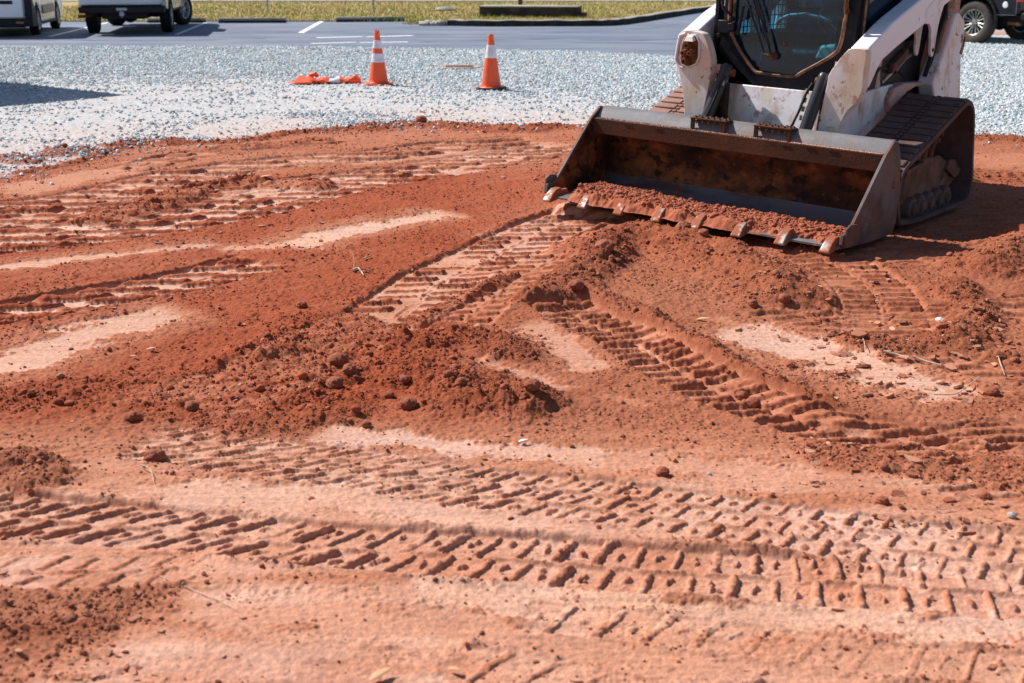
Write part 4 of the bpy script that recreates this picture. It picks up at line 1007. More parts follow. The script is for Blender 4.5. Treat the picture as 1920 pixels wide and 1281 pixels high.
# ---- lift arms: sloping box beam, knee, lower leg with a broad front plate
for side in (0, 1):
    def q(s): return s if side == 0 else 2.134-s
    def rg(a, c): return (min(q(a), q(c)), max(q(a), q(c)))
    a0, a1 = rg(.375, .495)
    if side == 0:
        # one beam: upper side outline incl. hanging cylinder lug
        AP = [(-.900,1.092),(-1.224,1.239),(-1.64,1.375),(-2.02,1.53),(-2.30,1.66),(-2.52,1.68),(-2.60,1.60),(-2.50,1.48),(-2.28,1.40),(-2.06,1.31),(-1.975,1.22),(-1.952,1.10),(-1.945,1.025),(-1.925,.998),(-1.900,1.01),(-1.885,1.08),(-1.850,1.165),(-1.805,1.205),(-1.752,1.212),(-1.60,1.168),(-1.331,1.082),(-1.190,1.035),(-1.102,.992),(-1.045,.94),(-1.00,.885),(-.955,.835),(-.905,.822)]
        b = lb()
        # split the outline in convex strips: top line / bottom line
        top = [(-.900,1.092),(-1.00,1.137),(-1.10,1.183),(-1.224,1.239),(-1.331,1.275),(-1.60,1.363),(-1.752,1.420),(-1.85,1.462),(-1.90,1.482),(-1.95,1.503),(-2.00,1.52),(-2.28,1.64),(-2.55,1.68)]
        bot = [(-.900,.822),(-.975,.855),(-1.05,.945),(-1.115,1.005),(-1.331,1.082),(-1.60,1.166),(-1.752,1.212),(-1.82,1.238),(-1.88,1.262),(-1.948,1.285),(-1.98,1.30),(-2.28,1.40),(-2.58,1.50)]
        n = len(top)
        vs = [(f, a0, z) for f, z in top]+[(f, a0, z) for f, z in bot]+[(f, a1, z) for f, z in top]+[(f, a1, z) for f, z in bot]
        fs = []
        for i in range(n-1):
            fs += [(i, i+1, n+i+1, n+i), (2*n+i, 3*n+i, 3*n+i+1, 2*n+i+1), (i, 2*n+i, 2*n+i+1, i+1), (n+i, n+i+1, 3*n+i+1, 3*n+i)]
        fs += [(0, n, 3*n, 2*n), (n-1, 3*n-1, 4*n-1, 2*n-1)]
        b.add(vs, fs)
    else:
        b = lb()
        top = [(-.900,1.092),(-1.224,1.239),(-1.60,1.375),(-2.00,1.52),(-2.28,1.64),(-2.55,1.68)]
        bot = [(-.900,.822),(-1.10,.99),(-1.60,1.166),(-2.00,1.22),(-2.28,1.40),(-2.58,1.50)]
        n = len(top)
        vs = [(f, a0, z) for f, z in top]+[(f, a0, z) for f, z in bot]+[(f, a1, z) for f, z in top]+[(f, a1, z) for f, z in bot]
        fs = []
        for i in range(n-1):
            fs += [(i, i+1, n+i+1, n+i), (2*n+i, 3*n+i, 3*n+i+1, 2*n+i+1), (i, 2*n+i, 2*n+i+1, i+1), (n+i, n+i+1, 3*n+i+1, 3*n+i)]
        fs += [(0, n, 3*n, 2*n), (n-1, 3*n-1, 4*n-1, 2*n-1)]
        b.add(vs, fs)
    arm = b.build('lift_arm', 'paint_clean', ld, bevel=.012, seg=3)
    lugp = smooth_line([(-1.74,1.212),(-1.80,1.210),(-1.845,1.180),(-1.872,1.12),(-1.888,1.04),(-1.900,1.005),(-1.920,.990),(-1.942,1.002),(-1.953,1.05),(-1.962,1.15),(-1.985,1.25),(-2.04,1.345)], 4) + [(-2.0,1.45),(-1.72,1.30)]
    for u0, u1 in (rg(.372, .392), rg(.478, .495)):
        b = lb(); prismS(b, lugp, u0, u1); b.build('arm_lug', 'paint', arm, bevel=.003)
    # broad lower leg plate, shaped as seen from the front
    if side == 0:
        LP = [(.452,1.094),(.388,1.094),(.362,1.068),(.366,.93),(.364,.852),(.392,.775),(.445,.712),(.484,.630),(.503,.550),(.505,.30),(.640,.30),(.636,.553),(.620,.721),(.600,.864),(.592,.928),(.536,1.018),(.482,1.085)]
    else:
        LP = [(1.711,1.104),(1.672,1.130),(1.558,1.124),(1.510,1.094),(1.459,.979),(1.445,.886),(1.457,.762),(1.486,.567),(1.490,.30),(1.628,.30),(1.630,.559),(1.648,.690),(1.702,.872),(1.722,.915),(1.722,1.05)]
    b = lb(); prismF(b, smooth_line(LP, 4), -.846, -.925); leg = b.build('arm_front_plate', 'paint_dirty', arm, bevel=.0035)
    # leg box behind the plate
    s0, s1 = (.53, .60) if side == 0 else (1.52, 1.60)
    b = lb(); prismS(b, [(-.925,.32),(-.925,1.0),(-1.02,.95),(-1.04,.70),(-.99,.32)], s0, s1); b.build('arm_leg', 'paint_clay', arm, bevel=.006)
    # pivot bosses
    b = lb(); so = .372 if side == 0 else 1.735
    b.lathe((-.93, so, .860), (0, 1, 0), [(0, 0), (.012, 0), (.012, .026), (0, .026)], 14, cap=False)
    b.build('pin', 'blackgap', arm); b = lb()
    b.lathe((-1.921, so-.004 if side == 0 else so+.004, 1.035), (0, 1, 0), [(0, 0), (.013, 0), (.013, .026), (0, .026)], 14, cap=False)
    b.build('pin', 'blackgap', arm)
    # tilt cylinders slanting down inside the legs
    ca, cb_ = ((-.900,.648,.905), (-.775,.700,.520)) if side == 0 else ((-.925,1.365,.905), (-.79,1.440,.520))
    b = lb(); A = Vector(cb_)-Vector(ca); L_ = A.length
    b.lathe(ca, tuple(A), [(0, -.02), (.030, -.018), (.038, -.004), (.041, .02), (.041, L_*.9), (.044, L_*.9), (.044, L_), (0, L_)], 24, cap=False)
    cy = b.build('tilt_cylinder', 'cyl', ld)
    b = lb(); e = Vector(cb_)+A.normalized()*.2; b.tube([cb_, tuple(e)], .022, 12); b.build('cylinder_rod', 'fitting', cy)
    b = lb(); b.tube([(ca[0]+.0, ca[1]-.055 if side else ca[1]+.055, ca[2]-.035), (ca[0], ca[1]+.055 if side else ca[1]-.055, ca[2]-.035)], .027, 14); b.build('cylinder_pin', 'rust', cy, bevel=.004)
    # hoses clipped to the cylinders
    iy = .735 if side == 0 else 1.365
    b = lb(); b.tube([(-.86, iy-.03, .86), (-.835, iy-.005, .80), (-.80, iy+.01, .70), (-.76, iy+.035, .60), (-.745, iy+.07, .545), (-.76, iy+.09, .5)], .0085, 8)
    b.tube([(-.86, iy-.015, .84), (-.84, iy+.008, .78), (-.81, iy+.022, .69), (-.78, iy+.04, .60)], .007, 8); b.build('hose', 'hose', ld)
    b = lb()
    for k in range(4):
        z = .82-.055*k; o_ = (iy+.005+.004*k) if side == 0 else (iy-.005+.012*k)
        b.tube([(-.87+.012*k, o_, z), (-.862+.012*k, o_+.001, z-.03)], [.013, .011][k % 2], 8)
    b.build('hose_fitting', 'fitting', ld)
    if side == 1:
        b = lb(); b.box((-.93,1.335,.55), (-.88,1.375,.80)); b.build('manifold_block', 'blackgap', ld, bevel=.01)
        b = lb(); b.box((-.93,1.41,.86), (-.90,1.45,.92)); b.build('cylinder_lug', 'paint_clay', ld, bevel=.004)

# mouth of the near arm: pale cap where the top rail ends
# ---- hydraulic coupler in its rounded recess on the far arm
b = lb()
loop = [(1.655,1.112),(1.700,1.095),(1.712,1.03),(1.722,.935),(1.700,.898),(1.662,.882)]
b.tube([(-.838, s, z) for s, z in loop], .010, 8); b.build('guard_bar', 'paint_clean', ld)
oc = [(1.662,1.078),(1.640,1.102),(1.575,1.102),(1.545,1.065),(1.540,.96),(1.560,.915),(1.610,.893),(1.668,.905),(1.682,.94),(1.680,1.03)]
b = lb(); prismF(b, oc, -.845, -.838); cp = b.build('coupler_block', 'rust', ld, bevel=.003)
b = lb()
for i in range(len(oc)):
    pass
b.tube([(-.838, s, z) for s, z in oc], .0075, 8, closed=True); b.build('recess_rim', 'paint_dirty', cp)
for (s, z, r) in ((1.617,1.035,.026),(1.640,.985,.024),(1.592,.985,.021),(1.630,.932,.026),(1.575,1.005,.014)):
    b = lb(); b.lathe((-.840, s, z), (1, 0, 0), [(0, 0), (r*1.25, 0), (r*1.25, .010), (r, .012), (r, .034), (r*.8, .036), (r*.8, .052), (r*.45, .053), (r*.40, .038), (0, .038)], 14, cap=False)
    b.build('quick_coupler', 'rust', cp, smooth=30)
b = lb(); b.hexa([(-.84,1.570,1.068),(-.80,1.570,1.060),(-.80,1.645,1.060),(-.84,1.645,1.068),(-.84,1.585,1.105),(-.815,1.585,1.095),(-.815,1.630,1.095),(-.84,1.630,1.105)]); b.build('coupler_hood', 'paint_dirty', cp, bevel=.004)
# small mark stencilled on the plate edge
b = lb(); b.tube([(-.8445,1.452,.900),(-.8445,1.446,.903),(-.8445,1.441,.898),(-.8445,1.446,.892),(-.8445,1.440,.886),(-.8445,1.447,.883)], .0018, 5); b.build('stencil_mark', 'black', ld)

# ---- cab
CF = -1.085
OUT = [(1.50,2.02),(1.50,1.12),(1.53,1.00),(1.47,.96),(1.235,.785),(1.15,.772),(.93,.766),(.835,.800),(.60,1.03),(.545,1.10),(.545,2.02)]
GL = [(1.425,1.98),(1.425,1.10),(1.362,1.010),(1.245,.890),(1.180,.872),(.955,.866),(.885,.900),(.680,1.025),(.635,1.10),(.620,1.25),(.620,1.98)]
def ring(mb, A, B, f0, f1):
    n = len(A); k = len(B)
    vs = [(f0, s, z) for s, z in A] + [(f0, s, z) for s, z in B] + [(f1, s, z) for s, z in A] + [(f1, s, z) for s, z in B]
    fs = []
    for i in range(n):
        j = (i+1) % n
        fs += [(i, j, n+j, n+i), (2*n+i, 3*n+i, 3*n+j, 2*n+j), (i, 2*n+i, 2*n+j, j), (n+i, n+j, 3*n+j, 3*n+i)]
    return mb.add(vs, fs)
b = lb(); ring(b, OUT, GL, CF+.02, CF-.03); cab = b.build('cab', 'black', ld, bevel=.008)
# sill wings folding back from the lower corners
b = lb(); b.hexa([(CF-.01,1.53,1.09),(CF+.022,1.50,1.09),(CF+.022,1.232,.778),(CF-.01,1.26,.760),(CF-.16,1.56,1.02),(CF-.15,1.57,1.03),(CF-.15,1.27,.70),(CF-.16,1.26,.69)]); b.build('cab_skirt', 'black', cab, bevel=.005)
b = lb(); b.hexa([(CF+.022,.835,.794),(CF-.01,.82,.775),(CF-.01,.53,1.06),(CF+.022,.545,1.09),(CF-.15,.80,.72),(CF-.16,.79,.71),(CF-.16,.50,1.0),(CF-.15,.51,1.01)]); b.build('cab_skirt', 'black', cab, bevel=.005)
# glass, seal
b = lb(); prismF(b, GL, CF+.004, CF-.002); gl = b.build('windshield', 'glass', cab)
b = lb()
GLr = smooth_line(GL[1:10], 6)
b.tube([(CF+.024, s, z) for s, z in [GL[0]]+GLr+[GL[10]]], .011, 8); b.tube([(CF+.030, s*.985+.016, z*1.006-.001) for s, z in GLr], .006, 6)
b.build('window_seal', 'seal', cab)
# roof, pillars, sides with mesh grille
b = lb(); prismS(b, [(CF+.03,2.0),(CF+.03,2.08),(CF-.1,2.12),(-2.25,2.10),(-2.30,2.0)], .53, 1.604); b.build('cab_roof', 'black', cab, bevel=.02)
for s0, s1, sg in ((.53,.56,0), (1.574,1.604,1)):
    b = lb()
    prismS(b, [(CF-.03,.86),(CF-.03,2.0),(CF-.10,2.0),(CF-.10,.86)], s0, s1); prismS(b, [(-2.14,.80),(-2.14,2.0),(-2.26,2.0),(-2.26,.80)], s0, s1)
    prismS(b, [(CF-.10,.72),(CF-.10,1.09),(-2.14,1.09),(-2.14,.72)], s0, s1); prismS(b, [(CF-.10,1.93),(CF-.10,2.0),(-2.14,2.0),(-2.14,1.93)], s0, s1)
    b.build('cab_side', 'black', cab, bevel=.004)
    b = lb(); sm = (s0+s1)/2
    for k in range(18): b.box((CF-.13-.055*k, sm-.003, 1.09), (CF-.136-.055*k, sm+.003, 1.93))
    for k in range(12): b.box((-2.14, sm-.0045, 1.13+.07*k), (CF-.10, sm+.0015, 1.136+.07*k))
    b.build('side_mesh', 'black', cab)
    if sg == 0:
        b = lb(); b.box((-2.14, .528, 1.09), (CF-.10, .5315, 1.93)); b.build('side_window', 'glass', cab)
        b = lb(); b.tube([(CF-.045,.524,1.10),(CF-.045,.524,1.95)], .008, 8); b.build('side_seal', 'seal', cab)
b = lb(); b.box((-2.26,.56,.78),(-2.23,1.574,1.25)); b.build('cab_rear', 'black', cab)
b = lb(); b.box((-2.26,.56,1.85),(-2.23,1.574,2.0)); b.build('rear_header', 'black', cab)
b = lb(); b.box((-2.20,.56,.70),(CF-.06,1.574,.74)); b.build('cab_floor', 'interior', cab)
# inside
b = lb(); b.hexa([(-1.62,.80,.78),(-1.62,1.33,.78),(-2.05,1.33,.78),(-2.05,.80,.78),(-1.60,.82,1.0),(-1.60,1.31,1.0),(-2.06,1.31,.97),(-2.06,.82,.97)]); b.build('seat', 'seat', cab, bevel=.04, seg=4)
b = lb(); b.hexa([(-1.98,.82,.97),(-1.98,1.31,.97),(-2.10,1.31,.97),(-2.10,.82,.97),(-2.05,.86,1.55),(-2.05,1.27,1.55),(-2.16,1.27,1.55),(-2.16,.86,1.55)]); b.build('seat_back', 'seat', cab, bevel=.04, seg=4)
b = lb(); b.tube([(-1.42,1.29,1.175),(-1.40,1.26,1.205),(-1.40,1.192,1.235),(-1.40,1.073,1.248),(-1.40,.954,1.233),(-1.41,.88,1.20),(-1.45,.84,1.15)], .013, 10); b.build('lap_bar', 'pad', cab)
b = lb(); b.hexa([(-1.28,.925,.965),(-1.28,.79,.965),(-1.46,.79,.965),(-1.46,.925,.965),(-1.29,.89,1.065),(-1.29,.755,1.075),(-1.45,.76,1.075),(-1.45,.89,1.065)]); b.build('foot_pad', 'pad', cab, bevel=.02, seg=3)
b = lb(); b.box((-1.40,1.41,.80),(-1.85,1.50,1.12)); b.build('arm_console', 'interior', cab, bevel=.03, seg=3)
b = lb(); b.box((-1.36,.63,.80),(-1.85,.74,1.16)); b.build('arm_console', 'interior', cab, bevel=.03, seg=3)
for s in (.70, 1.45):
    b = lb(); b.tube([(-1.45,s,1.12),(-1.43,s+.005,1.22),(-1.42,s+.01,1.28)], [.016,.014,.024], 10); b.build('joystick', 'seat', cab)
b = lb(); b.hexa([(CF-.06,1.24,.90),(CF-.06,.98,.89),(CF-.10,.98,.89),(CF-.10,1.24,.90),(CF-.05,1.215,1.02),(CF-.05,.975,1.005),(CF-.09,.975,1.005),(CF-.09,1.215,1.02)]); b.build('wiper_motor_cover', 'seat', cab, bevel=.008)
b = lb(); b.tube([(CF-.08,1.27,.91),(CF-.09,1.25,1.0),(CF-.12,1.22,1.035)], .010, 8); b.build('washer_tube', 'pad', cab)
b = lb(); b.box((CF-.004,.630,1.06),(CF-.03,.690,1.60)); b.build('door_latch_bar', 'seat', cab, bevel=.01)
# wiper
WF = CF+.045
b = lb(); b.lathe((CF+.008,1.105,.987), (1, 0, 0), [(0, 0), (.026, 0), (.026, .03), (.018, .034), (.018, .05), (0, .05)], 16, cap=False); b.tube([(WF,1.165,1.0),(WF,1.105,.985)], .008, 8); wp = b.build('wiper', 'rust', cab)
b = lb(); b.tube([(WF,1.165,1.008),(WF,1.205,1.09),(WF,1.345,1.39),(WF,1.37,1.45)], .0065, 8); b.tube([(WF+.006,1.112,1.0),(WF+.006,1.15,1.10)], .010, 8); b.tube([(WF+.006,1.15,1.10),(WF+.006,1.275,1.39),(WF+.006,1.30,1.45)], .0065, 8)
b.build('wiper_arm', 'seat', wp)
b = lb(); b.tube([(WF-.012,1.200,1.13),(WF-.012,1.245,1.27),(WF-.012,1.29,1.36)], .006, 6); b.tube([(WF-.012,1.155,1.13),(WF-.012,1.215,1.29)], .005, 6); b.build('wiper_blade', 'hose', wp)
# spatter of mud on the glass
b = lb()
for s, z, r in ((1.045,1.085,.009),(1.028,1.062,.010),(1.018,1.058,.006),(1.012,1.035,.005),(1.0,1.02,.004),(1.05,1.07,.005),(1.30,1.05,.003),(.93,1.16,.004),(.80,1.05,.004)):
    b.lathe((CF+.004, s, z), (1, 0, 0), [(0, .004), (r*.6, .003), (r, 0)], 8, cap=False)
b.build('mud_spatter', 'rust', gl)
# door hardware on the far pillar
b = lb(); b.box((CF+.02,1.44,1.115),(CF+.055,1.525,1.20)); b.box((CF+.02,1.395,1.13),(CF+.07,1.44,1.185)); hg = b.build('door_hinge', 'black', cab, bevel=.005)
for s, z in ((1.425,1.212),(1.430,1.170),(1.405,1.150),(1.425,1.140),(1.51,1.10)):
    b = lb(); b.lathe((CF+.03, s, z), (1, 0, 0), [(0, 0), (.016, 0), (.016, .035), (.010, .045), (0, .045)], 12, cap=False); b.build('hinge_bolt', 'black', hg)
b = lb(); b.tube([(CF+.05,1.345,1.30),(CF+.05,1.355,1.22),(CF+.05,1.375,1.11)], [.012,.012,.016], 10); b.build('gas_strut', 'hose', cab)
b = lb(); b.tube([(CF+.05,1.500,1.42),(CF+.06,1.500,1.31),(CF+.06,1.485,1.275),(CF+.06,1.455,1.255),(CF+.045,1.435,1.235)], .0095, 10); b.build('grab_handle', 'black', cab)
b = lb(); b.tube([(CF+.03,1.462,2.0),(CF+.03,1.455,1.22),(CF+.03,1.43,1.10)], .012, 8); b.build('door_edge', 'seal', cab)
b = lb(); b.tube([(CF+.05,.610,1.60),(CF+.06,.612,1.32),(CF+.055,.606,1.30),(CF+.04,.598,1.30)], [.012,.012,.02,.016], 10); b.build('grab_handle', 'rust', cab)
# engine housing behind the cab
b = lb(); prismS(b, [(-2.27,.74),(-2.27,1.30),(-2.40,1.42),(-2.80,1.38),(-2.88,1.20),(-2.90,.42),(-2.62,.40)], .60, 1.534); eh = b.build('engine_housing', 'paint', ld, bevel=.03, seg=3)
for sg in (0, 1):
    b = lb(); s = .62 if sg == 0 else 1.40
    b.box((-2.90, s, .95), (-2.915, s+.11, 1.08)); b.build('rear_light', 'red_lens', eh, bevel=.008)

# ---- soil carried on the bucket floor
def bucket_soil():
    nf, ns = 150, 620
    f = np.linspace(-.42, .13, nf); s = np.linspace(.02, 2.112, ns)
    Fm, Sm = np.meshgrid(f, s, indexing='ij'); Fm = Fm.ravel(); Sm = Sm.ravel()
    rag = fbm(Sm, Fm, 5, 4, 500); lo = fbm(Sm, Fm*2, 1.6, 3, 501)
    back = -.33 + .06*rag + .05*lo
    front = .095 + .085*rag + .02*lo - .06*ss(.6, .1, Sm) - .10*ss(1.85, 2.05, Sm)
    m = ss(0, .07, Fm-back)*ss(0, .10, front-Fm)
    m = m*ss(2.02, 1.86, Sm + .1*rag) 
    hump = (.062 + .024*lo + .020*ss(1.2, 1.8, Sm) - .02*ss(.5,.1,Sm))*m
    z = .058 + hump + m*(.018*clods(Sm, Fm, .05, 502, .7)+.020*clods(Sm, Fm, .022, 503, .9)*.6+.004*fbm(Sm, Fm, 30, 3, 504)) 
    P = np.stack([Fm+XO, SM-Sm, z], 1)
    i = np.arange(nf-1)[:, None]*ns + np.arange(ns-1)[None]
    Fc = np.stack([i, i+ns, i+ns+1, i+1], -1).reshape(-1, 4)
    mw = ld.matrix_basis
    A = np.array(mw.to_3x3()); t = np.array(mw.translation)
    Vw = P@A.T + t
    keep = m[Fc].max(1) > .06
    Fc = Fc[keep]
    c = np.array([.36, .095, .042])*(1+.14*gn(Sm*30, Fm*30, 505)+.12*lo)[:, None]
    o = np_mesh('loose_soil', Vw, Fc, 'crumb', True, [('soil', np.clip(c, 0, 1))])
    tag(o, 'loose red clay heaped along the bucket floor behind the teeth', 'soil', kind='stuff')
    # crumbs on it
    rs = np.random.RandomState(3); n = 2600
    fq = rs.uniform(-.30, .03, n); sq = rs.uniform(.05, 1.95, n)
    k = (np.clip(np.round((fq+.42)/.55*(nf-1)), 0, nf-1)*ns + np.clip(np.round((sq-.02)/2.092*(ns-1)), 0, ns-1)).astype(int)
    ok = m[k] > .4; fq, sq, k = fq[ok], sq[ok], k[ok]
    Pq = np.stack([fq+XO, SM-sq, z[k]+.002], 1)@A.T + t
    r = np.clip(.0035*(1-rs.uniform(0, 1, len(fq)))**-.5, .003, .02)
    o = scatter('soil_crumbs', Pq[:, 0], Pq[:, 1], Pq[:, 2], r, np.array([[.33, .085, .038]])*rs.uniform(.7, 1.3, (len(fq), 1)), 'crumb', 1, 8)
    tag(o, 'red clay crumbs on the soil in the bucket', 'soil', kind='stuff')
bpy.context.view_layer.update()
bucket_soil()
# dribble of soil on the bucket ledge
def ledge_soil():
    rs = np.random.RandomState(31); n = 1500
    s = np.concatenate([rs.uniform(.03, .62, n//2), rs.uniform(.03, 2.1, n//2)]); f = rs.uniform(-.500, -.468, len(s)); 
    P = np.stack([f+XO, SM-s, np.full(len(s), .534)], 1)
    mw = ld.matrix_basis; A = np.array(mw.to_3x3()); P = P@A.T + np.array(mw.translation)
    r = rs.uniform(.002, .006, len(s))
    o = scatter('ledge_crumbs', P[:, 0], P[:, 1], P[:, 2], r, np.array([[.50, .27, .18]])*rs.uniform(.7, 1.25, (len(s), 1)), 'crumb', 1, 12)
    tag(o, 'dry clay crumbs lying along the ledge of the bucket rail', 'soil', kind='stuff')
ledge_soil()
# ================================================================ CONES
def lerp(a, b, t): return a+(b-a)*t
def cone(name, x, y, bands, base_mt, label, hole=True, h=.71, lean=0):
    r = empty(name, (x, y, max(gz(x, y), .0)+.004), rnd.uniform(-.2, .5)); r.rotation_euler[0] = lean
    tag(r, label, 'traffic cone', 'cones standing on the gravel')
    rb, rt = .132, .030; z0 = .045
    def rad(z): return lerp(rb, rt, (z-z0)/(h-z0))
    b = MB()
    prof = [(rb+.012, z0-.012), (rb, z0)]
    prof += [(rad(z), z) for z in np.linspace(z0+.03, h-.03, 14)] + [(rad(h-.025)+.004, h-.022), (rad(h-.015)+.003, h-.01), (rt, h), (rt-.010, h), (rt-.014, h-.06)]
    b.lathe((0, 0, 0), 2, prof, 40, cap=False); body = b.build('cone_body', 'cone_orange', r, smooth=50)
    for za, zb in bands:
        b = MB(); b.lathe((0, 0, 0), 2, [(rad(za)+.0005, za-.001), (rad(za)+.003, za), (rad(zb)+.003, zb), (rad(zb)+.0005, zb+.001)], 40, cap=False); b.build('reflective_band', 'cone_white', body)
    b = MB(); a = .185
    q = [(-a, -a+.03), (-a+.03, -a), (a-.03, -a), (a, -a+.03), (a, a-.03), (a-.03, a), (-a+.03, a), (-a, a-.03)]
    b.prism(q, 2, 0, .034 if base_mt == 'cone_black' else .024); b.build('cone_base', base_mt, r, bevel=.008, seg=2)
    if base_mt == 'cone_black':
        b = MB(); b.lathe((0, 0, 0), 2, [(.165, .034), (.160, .040), (.140, .045)], 40, cap=False); b.build('base_collar', 'cone_orange', r)
    return r
c1 = cone('traffic_cone', *W(710, 160.5), bands=[(.385, .47), (.525, .60)][::1] if False else [(.305, .42), (.49, .595)], base_mt='cone_orange', label='orange cone with two white bands, standing beside the flattened cone')
b = MB()
for k in range(7): 
    t = k*.9; b.tube([(.022*math.cos(t), .022*math.sin(t), .70), (.03*math.cos(t), .03*math.sin(t), .725+.006*(k % 3))], [.010, .006], 6)
b.build('torn_tip', 'cone_orange', c1)
c2 = cone('traffic_cone', *W(921, 170), bands=[(.41, .575)], base_mt='cone_black', label='orange cone with one broad white band and a black rubber base')
# flattened cone lying on its side
x, y = W(628, 158)
fc = empty('flattened_cone', (x, y, gz(x, y)+.012), .10); tag(fc, 'crushed orange traffic cone lying flat on the gravel', 'traffic cone')
b = MB()
xs = np.linspace(-.40, .36, 22); vs = []
def cw(t): return .055+.11*(1-t)
for i, xx in enumerate(xs):
    t = i/21; w = lerp(.15, .07, t); hh = .045+.020*math.sin(i*1.1)+.018*(t > .75)+.03*max(0, .3-t)
    for k in range(12):
        a = 2*math.pi*k/12
        vs.append((xx, w*math.cos(a)*(1+.1*math.sin(i*.9+k)), .028+hh*math.sin(a)*(.8+.3*math.sin(i*1.7+k*2))))
fs = [(i*12+k, i*12+(k+1) % 12, (i+1)*12+(k+1) % 12, (i+1)*12+k) for i in range(21) for k in range(12)] + [tuple(range(12))[::-1], tuple(range(21*12, 22*12))]
def part(i0, i1, nm, mt, grow=0.0):
    b = MB(); v2 = [(p[0], p[1]*(1+grow), p[2]+(p[2]-.028)*grow*2) for p in vs[i0*12:i1*12+12]]; n = i1-i0
    b.add(v2, [(i*12+k, i*12+(k+1) % 12, (i+1)*12+(k+1) % 12, (i+1)*12+k) for i in range(n) for k in range(12)]+[tuple(range(12))[::-1], tuple(range(n*12, n*12+12))])
    return b.build(nm, mt, fc, smooth=60)
part(0, 9, 'cone_body', 'cone_orange'); part(9, 13, 'reflective_band', 'cone_white', .03); part(13, 21, 'cone_tip', 'cone_orange')
b = MB(); b.add([(-.56,-.17,.0),(-.30,-.20,.005),(-.28,.15,.03),(-.50,.17,.07),(-.56,-.17,.022),(-.30,-.20,.028),(-.28,.15,.052),(-.50,.17,.095)], [(0,3,2,1),(4,5,6,7),(0,1,5,4),(1,2,6,5),(2,3,7,6),(3,0,4,7)]); b.build('cone_base', 'cone_orange', fc, bevel=.006)
b = MB(); b.tube([(-.36,.08,.03),(-.33,.08,.10),(-.27,.07,.115),(-.23,.06,.08)], [.03,.036,.036,.02], 10); b.build('folded_flap', 'cone_orange', fc)
x, y = W(548, 158.5)
sc_ = MB(); sc_.add([(-.08,-.04,.0),(.05,-.05,.015),(.09,.02,.01),(-.02,.05,.02),(0,0,.035)], [(0,1,4),(1,2,4),(2,3,4),(3,0,4),(0,3,2,1)])
so = sc_.build('plastic_scrap', 'cone_orange', smooth=0); so.location = (x, y, gz(x, y)+.01); tag(so, 'small scrap of orange plastic left of the flattened cone', 'plastic scrap')
# rusty lid in the gravel
x, y = W(862, 128)
lid = empty('rusty_lid', (x, y, gz(x, y)+.008), 0); tag(lid, 'rusty brown lid sunk in the gravel behind the cones', 'utility lid')
b = MB(); b.lathe((0, 0, 0), 2, [(0, .010), (.30, .010), (.33, .016), (.36, .012), (.38, -.02)], 40, cap=False)
b.build('lid', 'rust_lid', lid)
b = MB()
for k in range(5): b.box((-.22, -.16+.08*k-.008, .010), (.22, -.16+.08*k+.008, .017))
b.build('lid_ribs', 'rust_lid', lid)

# ================================================================ LAWN, CURBS, MARKINGS
LAWN = [(-60, 36.4), (-3.1, 37.0), (-2.6, 35.8), (-2.15, 34.62), (-.79, 34.05), (2.55, 34.35), (3.62, 36.5), (7.6, 46.9), (9.4, 51.0), (12.5, 55.3), (40, 55.6), (40, 55.6), (-60, 55.6)]
LAWN = LAWN[:-2] + [(-60, 55.6)]
sheet('lawn_ground', LAWN, .03, 'grass_ground', 'dormant brown and green lawn beyond the parking bays')
def blades():
    rs = np.random.RandomState(77); n = 60000
    x = rs.uniform(-17, 14, n); y = 34.2+ (55.4-34.2)*rs.uniform(0, 1, n)**1.6
    xr = np.interp(y, [34.35, 36.5, 46.9, 51, 55.3], [2.5, 3.55, 7.5, 9.3, 12.4])
    lo = np.where(x < -3, 36.5, 34.5)
    ok = (x < xr) & (y > lo); x, y = x[ok], y[ok]; n = len(x)
    hgt = rs.uniform(.04, .10, n)*(1+.8*(fbm(x, y, .8, 2, 610) > .3)); a = rs.uniform(0, 6.28, n); w = .012
    lx, ly = rs.normal(0, .03, n), rs.normal(0, .03, n)
    V = np.empty((n, 3, 3)); V[:, 0] = np.stack([x-w*np.cos(a), y-w*np.sin(a), np.full(n, .025)], 1); V[:, 1] = np.stack([x+w*np.cos(a), y+w*np.sin(a), np.full(n, .025)], 1)
    V[:, 2] = np.stack([x+lx, y+ly, .03+hgt], 1)
    Fc = np.arange(n*3).reshape(-1, 3)
    g = ss(-.1, .35, fbm(x, y, .5, 3, 611) + .5*np.exp(-((x+.2)/1.6)**2-((y-36)/1.2)**2)+.4*np.exp(-((y-36.8)/.6)**2))[:, None]
    c = (np.array([.46, .34, .13])*(1-g) + np.array([.28, .34, .05])*g)*rs.uniform(.7, 1.3, (n, 1))
    o = np_mesh('lawn_grass', V.reshape(-1, 3), Fc, 'blade', False, [('soil', np.repeat(c, 3, 0))]); tag(o, 'short dry grass blades of the lawn', 'grass', kind='stuff')
M['blade'] = mat('grass_blade', (.3, .3, .1), .8, attr='soil')
blades()
sheet('concrete_strip', [(-60, 55.62), (40, 55.62), (40, 58.4), (-60, 58.4)], .06, 'curb_top', 'pale concrete strip along the far side of the lawn')
